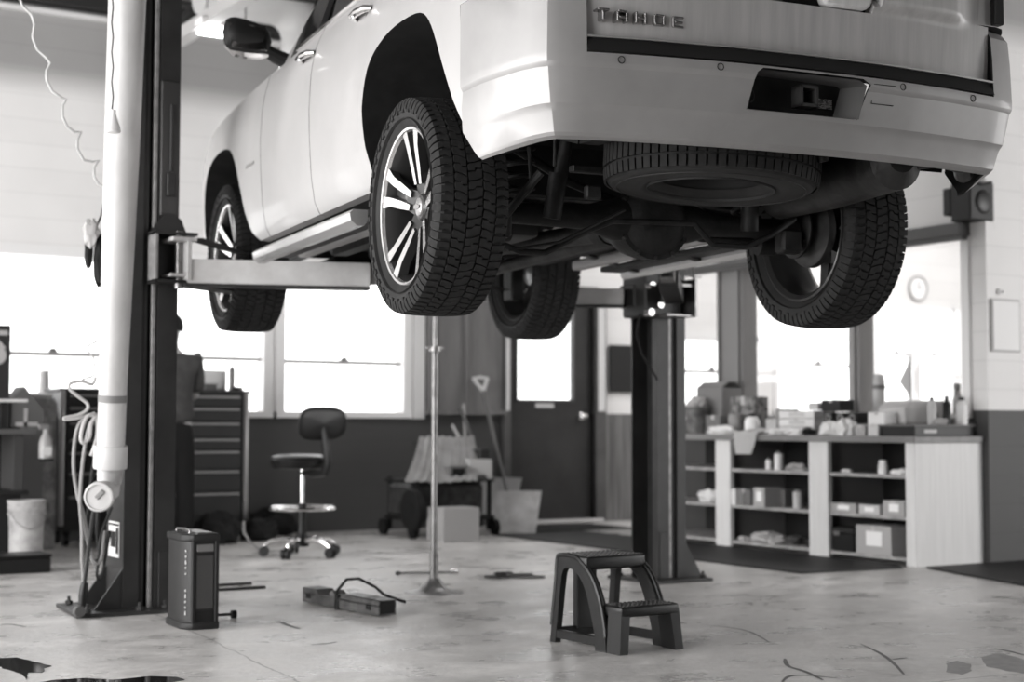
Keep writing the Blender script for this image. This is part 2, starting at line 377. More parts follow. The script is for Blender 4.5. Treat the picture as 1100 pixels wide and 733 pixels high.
lp = at(243, 36, 1, 10.6)
e = empty('ceiling_lamp', lp, 0, 'bright fluorescent strip lamp hanging from the ceiling beyond the door mirror', 'lamp')
q = B(); q.bb(-.22, .22, -.07, .07, .03, .09, bev=.01); q.build('housing', WHITEP, e)
q = B(); q.cyl((-.2, -.03, 0), (.2, -.03, 0), .025, seg=12); q.cyl((-.2, .04, 0), (.2, .04, 0), .025, seg=12); q.build('tube_light', emit('lit tube', 9), e)
for hx in (-.15, .15): q = B(); q.cyl((hx, 0, .09), (hx, 0, 4.3-lp.z), .006); q.build('hanger', STEEL, e)
dp = at(305, 40, 1, 11.2)
e = empty('ventilation_duct', dp, 0, 'round pale grey duct elbow hanging high on back wall beyond mirror', 'duct')
q = B(); path = [(-.02, 0, -.75)]+[(-.02-.28+.28*math.cos(a), 0, .28*math.sin(a)) for a in [PI/2*k/8 for k in range(9)]]+[(-.9, 0, .28)]
q.tube([(x+.2, y, z) for x, y, z in path], .19, 24); q.build('elbow', mat('duct metal', .5, .45), e)
for zz in (-.72, -.3):
    q = B(); q.lathe([(.19, -.02), (.2, -.02), (.2, .02), (.19, .02)], TR(.18, 0, zz), 24, closed=True); q.build('band', GREYP, e)
# far ceiling clutter: pipes
for i, (ua, va, ub, vb, r_) in enumerate([(187, 3, 320, 22, .03), (188, 30, 212, 2, .025), (262, 6, 330, 16, .05)]):
    a_ = at(ua, va, 1, 11.6); b_ = at(ub, vb, 1, 11.6); q = B(); q.tube([a_, b_], r_, 10)
    tag(q.build('ceiling_pipe', mat('dark pipe', .07, .5)), ['thin dark pipe running under ceiling above the far side mirror', 'short dark pipe slanting beside left lift post under ceiling', 'thick dark pipe under ceiling right above the side mirror'][i], 'pipe')
# black mats
def flat(name, pts, h, m, label, cat, z=0, group=None):
    q = B(); q.prism([(p[0], p[1]) for p in pts], h, TR(0, 0, z)); return tag(q.build(name, m), label, cat, group)
RUB = mat('black rubber mat', .022, .6, g2=.03, scale=14)
flat('floor_mat', [(6.68, 7.40), (7.50, 7.33), (7.62, 7.5), (7.60, 11.3), (6.7, 11.3)], .012, RUB, 'long black rubber mat in front of the shelving counter', 'mat')
flat('floor_mat', [(7.66, 7.27), (7.30, 6.15), (9.6, 5.5), (9.6, 7.27)], .012, RUB, 'black rubber mat against the block wall at right edge', 'mat')
flat('floor_mat', [(7.2, 11.45), (8.25, 11.35), (8.25, 12.1), (7.3, 12.2)], .01, RUB, 'dark doormat in front of the grey door', 'mat')
# tyre scuffs and stains on the concrete
FLO = [o for o in COL.objects if o.name == 'floor'][0]
SCF = mat('rubber scuff', .16, .6); STN = mat('floor stain', .22, .45, g2=.27, scale=20)
def scuff(pix, w_, m=SCF):
    P = [at(u, v_, 2, 0) for u, v_ in pix]; S = []
    for i in range(len(P)-1):
        a, b_, c, d_ = P[max(i-1, 0)], P[i], P[i+1], P[min(i+2, len(P)-1)]
        for k in range(6): t = k/6; S.append(.5*((2*b_)+(c-a)*t+(2*a-5*b_+4*c-d_)*t*t+(-a+3*b_-3*c+d_)*t**3))
    S.append(P[-1]); q = B(); n_ = len(S); V = []
    for i, p in enumerate(S):
        d_ = (S[min(i+1, n_-1)]-S[max(i-1, 0)]).normalized(); s_ = Vector((-d_.y, d_.x, 0))*w_*(.35+.65*math.sin(PI*(i+.5)/n_))*(1+.4*noise.noise(p*9))
        V += [p+s_+Vector((0, 0, .0006)), p-s_+Vector((0, 0, .0006))]
    q.poly(V, [(2*i, 2*i+1, 2*i+3, 2*i+2) for i in range(n_-1)]); q.build('scuff_mark', m, FLO, fix=False)
for P_, w_ in (([(752, 671), (780, 674), (805, 679), (826, 690)], .008), ([(924, 692), (945, 702), (960, 713), (971, 725)], .009), ([(843, 708), (847, 716), (865, 722), (884, 731)], .012), ([(840, 733), (848, 727), (866, 726), (900, 729)], .010), ([(300, 668), (309, 672), (322, 676)], .016), ([(334, 693), (350, 692), (362, 690)], .010), ([(915, 641), (923, 640), (932, 641)], .02), ([(1065, 642), (1078, 642), (1088, 643)], .02), ([(958, 709), (966, 708), (974, 707)], .012), ([(1068, 697), (1084, 700), (1100, 704)], .012), ([(965, 624), (975, 624), (986, 624)], .012), ([(0, 672), (10, 671), (28, 674)], .012)): scuff(P_, w_)
def stain(pix, seed):
    P = [at(u, v_, 2, 0) for u, v_ in pix]; q = B(); pts = []
    for i in range(len(P)):
        a, c = P[i], P[(i+1) % len(P)]
        for k in range(6): p = a.lerp(c, k/6); n_ = noise.noise(p*12+Vector((seed, 0, 0)))*.035; pts.append((p.x+n_, p.y+n_*.6, .0005))
    q.poly(pts, [tuple(range(len(pts)))]); q.build('floor_stain', STN, FLO, fix=False)
stain([(1016, 713), (1028, 710), (1044, 713), (1043, 722), (1032, 726), (1018, 721)], 1); stain([(1052, 706), (1075, 702), (1104, 710), (1104, 725), (1085, 722), (1060, 716)], 4); stain([(700, 590), (720, 588), (744, 592), (735, 600), (712, 598)], 6)
# puddles
WAT = mat('oily water', .02, .06)
def puddle(pix, label, seed):
    P = [at(u, v_, 2, 0) for u, v_ in pix]; q = B(); pts = []
    for i in range(len(P)):
        a, c = P[i], P[(i+1) % len(P)]
        for k in range(5):
            t_ = k/5; p = a.lerp(c, t_); n_ = noise.noise(p*14+Vector((seed, 0, 0)))*.02; pts.append((p.x+n_, p.y-n_))
    q.prism(pts, .002); tag(q.build('puddle', WAT), label, 'puddle')
puddle([(-5, 708), (20, 707), (38, 712), (55, 716), (42, 723), (30, 723), (30, 731), (22, 724), (5, 719), (-5, 716)], 'small dark puddle at bottom left corner of the floor', 1)
puddle([(32, 736), (62, 731), (90, 729), (120, 731), (160, 727), (190, 728), (197, 731), (150, 740)], 'long dark wet patch along bottom edge in front of the left lift post', 2)
# ================================================================== the car (car frame: rear axle centre, x right, y forward)
CP, CX, CY, CZ = .1344, 3.5747, 4.8872, 1.7613
DROP = .42
PAINT = mat('silver car paint', .44, .46, .45, .2, g2=.41, scale=3)
DIRTY = mat('dusty silver paint', .36, .55, .25, .1, g2=.46, scale=9, stretch=(3.2, 3.2, .16), lo=.3, hi=.72, detail=6)
TINTG = mat('tinted car glass', .012, .05, spec=.9)
TRIMB = mat('black car trim', .02, .5)
LAMP = mat('smoked lamp lens', .07, .12, coat=1)
RUBT = mat('tyre rubber', .028, .85, g2=.046, scale=30, spec=.3)
RUBS = mat('tyre sidewall', .034, .7, g2=.048, scale=12, spec=.3)
ALLOY = mat('machined alloy', .72, .22, .85)
POCKET = mat('dark wheel paint', .07, .35, .3, .4)
UNDER = mat('grimy chassis steel', .018, .6, .2, g2=.04, scale=14, bump=.3, bscale=40)
UNDL = mat('bare exhaust steel', .09, .5, .5, g2=.045, scale=8, bump=.2, bscale=30)
car = empty('car', (CX, CY, CZ-DROP), -CP, 'large silver sport utility vehicle raised on the two-post lift', 'car')
CO = Vector((0, 0, DROP))
def cpart(b, name, m, parent=None, **k):
    o = b.build(name, m, None, **k); o.parent = parent or car
    if not parent: o.location = CO
    return o
BASE = [(0, .15), (.60, .15), (.92, .115), (.965, .12), (.990, .17), (1.008, .29), (1.018, .45), (1.021, .60), (1.013, .745), (1.0, .83), (.985, .885), (.962, .935), (.95, .957), (.885, 1.2), (.81, 1.44), (.755, 1.52), (.62, 1.575), (.3, 1.602), (0, 1.607)]
HOOD = [None]*11+[(.975, .925), (.955, .945), (.93, .96), (.88, .975), (.80, .985), (.62, 1.0), (.3, 1.01), (0, 1.012)]
def wf(y): return interp(y, [(-1.13, .80), (-1.115, .84), (-1.07, .88), (-1.0, .928), (-.88, .985), (-.7, 1), (3.15, 1), (3.4, .985), (3.6, .955), (3.75, .91), (3.86, .85), (3.92, .80)])
def section(y):
    t = ss((y-1.30)/.85); out = []
    for i, (x, z) in enumerate(BASE):
        if HOOD[i]:
            hx, hz = HOOD[i]; x, z = lerp(x, hx, t), lerp(z, hz, t)
        if y > 2.1 and z > .6: z -= (z-.6)/.42*.13*((y-2.1)/1.8)**1.6
        if y > 3.3 and z < .3: z += (.3-z)*.7*((y-3.3)/.62)
        bend = 0
        if y < -.3 and z > 1.0: bend = (z-1.0)*.36*ss((-.3-y)/.8)
        if i >= 1: x = x*wf(y) if x > .3 else x
        # slight haunch crease over the arches
        out.append(Vector((x, y+bend, z)))
    return out
b = B()
YS = [-1.13, -1.115, -1.07, -1.0, -.88]+[-.76+.12*i for i in range(34)]
YS = [y for y in YS if y < 3.3]+[3.4, 3.5, 3.6, 3.68, 3.75, 3.81, 3.86, 3.92]
# split door gap positions into the station list
YS = sorted(set([round(y, 4) for y in YS]+[.67, 1.195, 2.06]))
rings = []
for y in YS:
    S = section(y); ring = S+[Vector((-p.x, p.y, p.z)) for p in S[-2:0:-1]]
    rings.append([b.bm.verts.new(p) for p in ring])
n = len(rings[0])
nb = len(BASE)
for A, C in zip(rings, rings[1:]):
    ym = (A[0].co.y+C[0].co.y)/2
    for k in range(n):
        f = b.bm.faces.new((A[k], A[(k+1) % n], C[(k+1) % n], C[k]))
        kk = k if k < nb-1 else n-1-k
        if kk <= 1: f.material_index = 1
        if 12 <= kk <= 13 and -.95 < ym < 1.75: f.material_index = 2
        if 14 <= kk <= 17 and 1.35 < ym < 2.08: f.material_index = 2
def cap(ring, mi=0):
    c = sum((v.co for v in ring), Vector())/len(ring); prev = ring
    for s_ in (.85, .5):
        nx = [b.bm.verts.new(c+Vector(((v.co.x-c.x)*s_, 0, (v.co.z-c.z)*s_))+Vector((0, v.co.y-c.y, 0))) for v in ring]
        for k in range(n): f = b.bm.faces.new((prev[k], prev[(k+1) % n], nx[(k+1) % n], nx[k])); f.material_index = mi
        prev = nx
    v = b.bm.verts.new(c)
    for k in range(n): f = b.bm.faces.new((prev[k], prev[(k+1) % n], v)); f.material_index = mi
cap(rings[0]); cap(rings[-1])
body = cpart(b, 'body', [PAINT, DARKMAT, TINTG])
def cutter(pts, x0, x1, m=DARKMAT):     # side-view outline (y,z) extruded along x
    q = B(); q.prism(pts, x1-x0, Matrix(((0, 0, 1, x0), (1, 0, 0, 0), (0, 1, 0, 0), (0, 0, 0, 1))))
    o = q.build('cut', m, car, ang=0); o.location = CO; bpy.context.view_layer.update(); return o
def smoothpoly(P, n_=4):
    out = []; m_ = len(P)
    for i in range(m_-1):
        p0, p1, p2, p3 = P[max(i-1, 0)], P[i], P[i+1], P[min(i+2, m_-1)]
        for k in range(n_):
            t = k/n_
            out.append(tuple(.5*((2*p1[j])+(-p0[j]+p2[j])*t+(2*p0[j]-5*p1[j]+4*p2[j]-p3[j])*t*t+(-p0[j]+3*p1[j]-3*p2[j]+p3[j])*t**3) for j in (0, 1)))
    return out+[P[-1]]
RARCH = smoothpoly([(.34, .0), (.37, .15), (.44, .33), (.44, .48), (.34, .62), (.12, .685), (-.18, .68), (-.32, .62), (-.41, .50), (-.50, .34), (-.60, .19), (-.735, .05), (-.78, -.05)])
FARCH = smoothpoly([(3.50, .0), (3.50, .3), (3.44, .47), (3.30, .62), (3.08, .68), (2.82, .68), (2.64, .61), (2.52, .46), (2.43, .30), (2.33, .17), (2.16, .06), (2.12, -.05)])
bpy.context.view_layer.update()
for pts in (RARCH, FARCH):
    for x0, x1 in ((-1.2, -.60), (.60, 1.2)): boolean(body, cutter(pts, x0, x1))
boolean(body, cutter([(-1.3, -.1), (-1.3, .597), (-.622, .597), (-.622, -.1)], -1.2, 1.2))
# open cavity between and behind the rear wheels, lifted floor in the middle
boolean(body, cutter([(-1.05, .0), (-1.05, .56), (-.42, .56), (.45, .36), (.45, .0)], -.86, .86))
boolean(body, cutter([(.5, .0), (.5, .24), (3.5, .24), (3.5, .0)], -.80, .80))
# door gaps, sill gap, fuel crease cut as 6 mm grooves on both sides
GAP = mat('panel gap', .01, .8)
def groove(y, zs, w=.007, depth=.016):
    for sx_ in (-1, 1):
        q = B(); P = [(sx_*(side_x(z, y)-depth), z) for z in zs]+[(sx_*(side_x(z, y)+.05), z) for z in zs[::-1]]
        q.prism(P, w, Matrix(((1, 0, 0, 0), (0, 0, 1, y-w/2), (0, 1, 0, 0), (0, 0, 0, 1))))
        bmesh.ops.recalc_face_normals(q.bm, faces=q.bm.faces)
        o = q.build('cut', GAP, car, ang=0); o.location = CO; bpy.context.view_layer.update(); boolean(body, o)
def side_x(z, y):
    S = section(y); S = [p for p in S[2:15]]
    return interp(z, [(p.z, p.x) for p in S])
for y_ in (1.195, 2.06): groove(y_, [.10, .12, .17, .23, .29, .37, .45, .52, .60, .67, .745, .83, .885, .935, .957])
for m_ in (body,): smooth(m_.data, 28)
# separate the doors and fenders as parts
def split_faces(src, test, name, parent=None, new_m=None):
    bm = bmesh.new(); bm.from_mesh(src.data); keep = bmesh.new(); keep.from_mesh(src.data)
    fs = [f for f in bm.faces if test(f.calc_center_median(), f)]; idx = {f.index for f in fs}
    bmesh.ops.delete(bm, geom=fs, context='FACES')
    keep.faces.ensure_lookup_table(); bmesh.ops.delete(keep, geom=[f for f in keep.faces if f.index not in idx], context='FACES')
    me = bpy.data.meshes.new(name); keep.to_mesh(me); bm.to_mesh(src.data); bm.free(); keep.free()
    for m_ in src.data.materials: me.materials.append(m_)
    o = bpy.data.objects.new(name, me); COL.objects.link(o); o.parent = parent or car; o.location = CO; return o
for sx_ in (-1, 1):
    T = lambda c, f: c.x*sx_ > .93 and f.material_index == 0
    split_faces(body, lambda c, f: T(c, f) and 1.20 < c.y < 2.055 and .11 < c.z < .96, 'front_door')
    split_faces(body, lambda c, f: T(c, f) and .425 < c.y < 1.19 and .11 < c.z < .96 and c.y > .42+.18*(c.z-.12)/.5, 'rear_door')
    split_faces(body, lambda c, f: c.x*sx_ > .7 and f.material_index == 2 and -1 < c.y < 1.9 and c.z < 1.46, 'side_window')
split_faces(body, lambda c, f: f.material_index == 2 and 1.3 < c.y < 2.2, 'windshield')
split_faces(body, lambda c, f: 2.2 < c.y < 3.8 and c.z > .8 and abs(c.x) < .84 and f.material_index == 0, 'hood')
# belt moulding, pillar trims on both sides
for sx_ in (-1, 1):
    q = B(); q.tube([(sx_*(.953*wf(y)+.004), y, .962) for y in [-.9+.28*i for i in range(10)]], .012, 8); cpart(q, 'belt_moulding', CHROME)
    for y in (.52, 1.16): 
        q = B(); q.poly([(sx_*(lerp(.955, .80, t)+.004), y+dy-.04*t, lerp(.96, 1.46, t)) for t in (0, 1) for dy in (0, .12)], [(0, 1, 3, 2)]); bmesh.ops.solidify(q.bm, geom=q.bm.faces[:], thickness=.006); cpart(q, 'pillar_trim', TRIMB)
    for y in (.50, 1.30):
        q = B()
        hz = .845
        xo = side_x(hz, y)
        q.lathe([(0, -.016), (.045, -.014), (.052, .002), (.05, .006)], TR(sx_*xo, y+.0, hz) @ RY(sx_*PI/2) @ Matrix.Diagonal((.62, 1.25, 1, 1)), 20); h_ = cpart(q, 'door_handle', mat('handle recess', .2, .3, .5))
        q = B(); q.tube([(sx_*(xo+.004), y-.11, hz), (sx_*(xo+.028), y-.09, hz), (sx_*(xo+.036), y-.02, hz+.002), (sx_*(xo+.034), y+.05, hz), (sx_*(xo+.004), y+.085, hz)], [.012, .016, .017, .015, .012], 10); q.build('grip', CHROME, h_)
    # mirror
    q = B()
    def mf(a, c, s_=sx_):
        th = 2*PI*a; e = 1-abs(2*c-1)**4
        return Vector((s_*(1.02+.25*c+.0), 1.86+.07*math.cos(th)*e**.5-.02*c, 1.045+.088*math.sin(th)*e**.5*(.8+.25*c)+.02*c))
    q.grid(mf, 20, 12, cu=True); mir = cpart(q, 'door_mirror', TRIMB); mir['label'] = 'black door mirror with chrome lower edge'
    q = B(); q.tube([(sx_*.93, 1.90, .965), (sx_*1.0, 1.88, .985), (sx_*1.06, 1.86, 1.01)], [.04, .035, .03], 10); q.build('mirror_arm', TRIMB, mir)
    q = B(); q.tube([(sx_*(1.04+.042*i), 1.855, .98+.002*i+(.02 if i == 5 else 0)-.012*math.sin(i*.6)) for i in range(6)], [.012, .024, .026, .026, .022, .01], 8); q.build('chrome_cap', CHROME, mir)
    q = B(); q.prism([(sx_*(1.06), .985), (sx_*1.23, .985), (sx_*1.25, 1.10), (sx_*1.07, 1.10)], .004, TR(0, 1.795, 0) @ RX(PI/2)); q.build('mirror_glass', mat('mirror glass', .3, .05, 1), mir)
    # running board
    q = B(); prof = [(1.045, .045), (1.06, .03), (1.055, .0), (1.03, -.02), (1.0, -.02), (.985, .0), (.985, .045)]
    def rb(y, k=1): return [Vector((sx_*x, y, z)) for x, z in prof]
    st = [.46, .50, 1.94, 2.04]; rs = []
    for y in st: rs.append([q.bm.verts.new(p) for p in rb(y)])
    for A, C in zip(rs, rs[1:]):
        for k in range(7): q.bm.faces.new((A[k], A[(k+1) % 7], C[(k+1) % 7], C[k]))
    q.bm.faces.new(rs[0]); q.bm.faces.new(rs[-1][::-1])
    brd = cpart(q, 'running_board', mat('brushed silver trim', .55, .25, .7))
    q = B(); q.bb(sx_*.86, sx_*.985, .46, 2.04, .015, .045, bev=.005); q.build('step_pad', TRIMB, brd)
    for y in (.55, 1.2, 1.85):
        q = B(); obox(q, (sx_*.62, y, .10), (sx_*.98, y, .005), .05, .012); q.build('bracket', UNDL, brd)
    # pale bar added inside the rocker, coloured as the lit frame rail
    q = B(); q.bb(sx_*.74, sx_*.80, .25, 2.15, .03, .085, bev=.01); cpart(q, 'lit_rail_bar', mat('lit rail grey', .33, .45, .5))
# ---- tailgate (slightly proud panel, crease, plate recess)
q = B()
def tg(u, v):
    x = lerp(-.795, .795, u); z = lerp(.40, 1.02, v)
    y = -1.150-.012*math.sin(v*PI)+.045*(abs(x)/.795)**4+(-.03*ss((z-.57)/.04)+.0 if z < .9 else -.03+.03*ss((z-.9)/.1))*(1-ss((abs(x)-.60)/.09))
    y += (-.02)*(1-(x/.8)**2)
    return Vector((x, y, z))
q.grid(tg, 64, 62, 0)
bmesh.ops.delete(q.bm, geom=[f for f in q.bm.faces if -.335 < f.calc_center_median().x < .27 and .565 < f.calc_center_median().z < .80 and not (f.calc_center_median().z < .585 and (f.calc_center_median().x < -.31 or f.calc_center_median().x > .245))], context='FACES')
bmesh.ops.recalc_face_normals(q.bm, faces=q.bm.faces)
q.bm.faces.ensure_lookup_table()
if q.bm.faces[5].normal.y > 0: bmesh.ops.reverse_faces(q.bm, faces=q.bm.faces)
bmesh.ops.solidify(q.bm, geom=q.bm.faces[:], thickness=.04)
tgo = cpart(q, 'tailgate', [DIRTY]); tgo['label'] = 'dusty silver tailgate streaked with dirt'
q = B(); q.bb(-.32, .255, -1.135, -1.12, .57, .79); q.build('plate_recess', DARKMAT, tgo)
q = B(); q.prism([(-.31, .60), (-.29, .572), (-.16, .572), (-.155, .582), (-.09, .582), (-.07, .61), (-.07, .78), (-.31, .78)], .05, TR(0, -1.14, 0) @ RX(PI/2), bev=.006); q.build('plate_bracket', DIRTY, tgo)
q = B(); q.prism([(.03, .78), (.045, .60), (.06, .575), (.215, .575), (.245, .60), (.245, .78)], .05, TR(0, -1.14, 0) @ RX(PI/2), bev=.01); q.build('license_plate', mat('dusty plate', .5, .5, g2=.62, scale=9, stretch=(3, 3, .2)), tgo)
q = B(); q.grid(lambda u, v: Vector((lerp(-.78, .78, u), -1.11+.10*v+.04*abs(2*u-1)**4, lerp(1.04, 1.46, v))), 16, 4); bmesh.ops.solidify(q.bm, geom=q.bm.faces[:], thickness=.012); cpart(q, 'rear_window', TINTG)
# raised model lettering T A H O E
LET = {'T': [(0, .8, 1, 1), (.38, 0, .62, .8)], 'A': [(0, .0, .2, .8), (.8, 0, 1, .8), (.12, .8, .88, 1), (.2, .3, .8, .48)], 'H': [(0, 0, .2, 1), (.8, 0, 1, 1), (.2, .38, .8, .58)],
       'O': [(0, .1, .2, .9), (.8, .1, 1, .9), (.1, .82, .9, 1), (.1, 0, .9, .18)], 'E': [(.05, .82, 1, 1), (.05, 0, 1, .18), (0, .08, .2, .9), (.2, .40, .95, .58)]}
for i, ch in enumerate('TAHOE'):
    q = B(); x0 = -.775+i*.0655; w_, h_ = .040, .036; z0 = .446
    for (a, c, d_, e) in LET[ch]: q.bb(x0+a*w_, x0+d_*w_, -1.163-.001*i, -1.125, z0+c*h_, z0+e*h_, bev=.0015)
    o = q.build('letter_'+ch.lower(), mat('badge metal', .32, .25, .9), tgo)
# ---- bumper shell
PL = [(1.0205, -.624), (1.019, -.70), (1.014, -.78), (.998, -.88), (.972, -.99), (.945, -1.055), (.918, -1.093), (.885, -1.112), (.80, -1.135), (.7, -1.152), (.6, -1.168), (.45, -1.186), (.3, -1.198), (.15, -1.205), (0, -1.207)]
PL = [(-x, y) for x, y in PL][:-1]+PL[::-1]
PR = [(.601, .11), (.60, .055), (.585, .03), (.56, .012), (.48, .005), (.40, .002), (.345, 0), (.318, 0), (.312, .002), (.300, .010), (.25, .020), (.19, .034), (.180, .042), (.165, .050), (.105, .068), (.095, .078), (.088, .10)]
b = B(); cols = []
for i, (x, y) in enumerate(PL):
    a = Vector(PL[max(i-1, 0)]); c = Vector(PL[min(i+1, len(PL)-1)]); t = (c-a).normalized(); nrm = Vector((-t.y, t.x))
    if nrm.dot(Vector((-x, -.4-y))) < 0: nrm = -nrm
    side = ss((-.95-y)/-.3) if abs(x) > .9 else 0      # towards the arch the lower edge drops and flushes out
    side = ss((y+1.05)/.4) if abs(x) > .9 else 0
    col = []
    for z, d in PR:
        if .344 < z < .6005: d = d*(1-side)
        if z < .3: d = d*(1-.72*side); z = lerp(z, .3-(.3-z)*1.16, side)
        col.append(b.bm.verts.new((x+nrm.x*d, y+nrm.y*d, z)))
    cols.append(col)
for A, C in zip(cols, cols[1:]):
    for j in range(len(PR)-1):
        xm = abs(A[j].co.x+C[j].co.x)/2; ym = (A[j].co.y+C[j].co.y)/2
        if xm < .80 and PR[j+1][0] >= .345: continue
        b.bm.faces.new((A[j], C[j], C[j+1], A[j+1]))
bmesh.ops.recalc_face_normals(b.bm, faces=b.bm.faces)
fm = min(b.bm.faces, key=lambda f: f.calc_center_median().y)
if fm.normal.y > 0: bmesh.ops.reverse_faces(b.bm, faces=b.bm.faces)
bmesh.ops.delete(b.bm, geom=[v for v in b.bm.verts if not v.link_faces], context='VERTS')
b.bm.faces.ensure_lookup_table(); nf = len(b.bm.faces); geo = b.bm.faces[:]; bmesh.ops.solidify(b.bm, geom=geo, thickness=.008)
for f in b.bm.faces:        # inner skin of the moulding is bare dark plastic
    c = f.calc_center_median(); inw = Vector((0, -.35, .33))-c; inw.z *= .3
    if f.normal.dot(inw) > 0 and f.calc_area() > 1e-5: f.material_index = 1
bumper = cpart(b, 'bumper', [mat('bumper paint', .33, .52, .3, .1, g2=.30, scale=3), DARKMAT], fix=False)
for x0, x1 in ((-1.2, -.60), (.60, 1.2)): boolean(bumper, cutter(RARCH, x0, x1))
# hitch opening
q = B(); P0 = [(-.245, .205), (-.222, .322), (-.20, .338), (.19, .338), (.222, .322), (.185, .205)]
q.prism(P0, .2, TR(0, -1.08, 0) @ RX(PI/2)); o = q.build('cut', DARKMAT, car, ang=0); o.location = CO; bpy.context.view_layer.update(); boolean(bumper, o)
smooth(bumper.data, 22)
q = B(); D0, D1 = -1.195, -1.11
inn = [(x*.93, lerp(z, .27, .06)) for x, z in P0]; inn[4] = (.155, .318); inn[5] = (.12, .208); inn[3] = (.14, .325)
V = [(x, D0+.015*(abs(x)/.22), z) for x, z in P0]+[(x, D1, z) for x, z in inn]
q.poly(V, [(i, (i+1) % 6, 6+(i+1) % 6, 6+i) for i in range(6)]); rc = q.build('hitch_recess', mat('grey recess wall', .13, .45), bumper)
q = B(); q.bb(-.24, .2, -1.115, -1.10, .19, .35); q.build('recess_panel', DARKMAT, bumper)
q = B(); q.lathe([(.0, 0)], None); q.bm.free()
q = B()
for (x0, x1, z0, z1) in ((-.035, .035, .296, .306), (-.035, .035, .236, .246), (-.035, -.025, .236, .306), (.025, .035, .236, .306)): q.bb(x0, x1, -1.17, -1.08, z0, z1)
q.build('hitch_receiver', mat('receiver steel', .09, .4, .3), bumper)
q = B(); q.bb(.05, .125, -1.118, -1.116, .245, .278); q.build('hitch_label', mat('faded label', .11, .5, g2=.3, scale=90, stretch=(1, 1, 3), lo=.48, hi=.52), bumper)
q = B(); q.tube([(-.17+-.03+.012*math.cos(a), -1.125, .262+.02*math.sin(a)) for a in [2*PI*k/14 for k in range(14)]], .003, 6, closed=True); q.build('chain_loop', UNDL, bumper)
for x in (-.69, -.355, .36, .69):
    q = B(); yy = interp(abs(x), [(0, -1.207), (.3, -1.198), (.6, -1.168), (.7, -1.152), (.8, -1.135)]); q.lathe([(.0085, -.003), (.012, -.003), (.012, .002), (.0105, .003), (.0095, .0), (0, .0)], TR(x, yy-.0005, .328-(0 if abs(x) < .5 else .002)) @ RX(PI/2), 20, mis=[1, 1, 1, 1, 0]); q.build('parking_sensor', [PAINT, GAP], bumper)
q = B()
for a in ((.235, .325, .3245, .326), (.235, .325, .262, .2635), (.235, .2365, .262, .326)):
    q.bb(a[0], a[1], -1.2025+(.0 if a[2] > .3 else .0165), -1.17, a[2], a[3])
q.build('tow_cover_gap', GAP, bumper)
# step pad across the bumper top
q = B(); ns = 24
def stp(x, top, out): return Vector((x, interp(abs(x), [(0, -1.207), (.3, -1.198), (.6, -1.168), (.8, -1.135)])-out, top))
for x in [0]: pass
R_ = []
for k in range(ns+1):
    x = lerp(-.798, .798, k/ns); R_.append([q.bm.verts.new(p) for p in (stp(x, .350, .006), stp(x, .394, -.012), stp(x, .402, -.07), stp(x, .350, -.07))])
for A, C in zip(R_, R_[1:]):
    for j in range(4): q.bm.faces.new((A[j], A[(j+1) % 4], C[(j+1) % 4], C[j]))
q.bm.faces.new(R_[0]); q.bm.faces.new(R_[-1][::-1]); so = q.build('bumper_step', mat('step plastic', .035, .5), bumper); so['label'] = 'black step pad along bumper top'
q = B()
R_ = []
for k in range(ns+1):
    x = lerp(-.80, .80, k/ns); R_.append([q.bm.verts.new(p) for p in (stp(x, .394, .0), stp(x, .4, .002), stp(x, .404, -.02), stp(x, .396, -.02))])
for A, C in zip(R_, R_[1:]):
    for j in range(4): q.bm.faces.new((A[j], A[(j+1) % 4], C[(j+1) % 4], C[j]))
q.build('step_edge', mat('step edge', .3, .35, .3), bumper)
# tail lamps and dark body-side gap
for sx_ in (-1, 1):
    q = B()
    pts = [(.80, -1.145), (.835, -1.125), (.862, -1.085), (.893, -1.045), (.935, -.98), (.985, -.885), (.93, -.86), (.88, -1.0), (.80, -1.06)]
    q.prism([(sx_*x, y) for x, y in pts], .52, TR(0, 0, .60), bev=.006); tl = cpart(q, 'tail_lamp', LAMP)
    q = B(); q.bb(sx_*.795, sx_*.835, -1.155, -1.10, .60, 1.12, bev=.004); q.build('lamp_bezel', TRIMB, tl)
    for z in (.7, .82, .94):
        q = B(); q.bb(sx_*.81, sx_*.84, -1.135, -1.09, z, z+.09, bev=.005); q.build('reflector', mat('lamp reflector', .2, .2, .5), tl)
q = B(); q.bb(-.80, .80, -1.35, -.95, 1.50, 1.53, bev=.01); o = cpart(q, 'roof_spoiler', PAINT)
q = B(); 
for sx_ in (-1, 1): pass
q.bm.free()
for sx_ in (-1, 1):
    q = B(); q.tube([(sx_*.66, -.6, 1.62), (sx_*.67, -.4, 1.655), (sx_*.67, 1.0, 1.65), (sx_*.66, 1.2, 1.61)], .014, 8); cpart(q, 'roof_rail', TRIMB)
    q = B(); q.blob((sx_*.68, 3.80, .60), (.32, .14, .16), 1, 0, flat=False); cpart(q, 'headlamp', mat('headlamp lens', .4, .1, .2, 1))
q = B(); q.bb(-.46, .46, 3.89, 3.95, .38, .70, bev=.02)
gr_ = cpart(q, 'grille', TRIMB)
q = B()
for z in (.45, .53, .61): q.bb(-.44, .44, 3.945, 3.96, z, z+.02)
q.build('grille_bar', CHROME, gr_)
# side badge near front wheel
q = B()
for i in range(6): q.bb(-1.0245, -1.018, 2.33-i*.028, 2.35-i*.028, .50, .515)
cpart(q, 'fender_badge', mat('dull badge', .35, .4, .5))

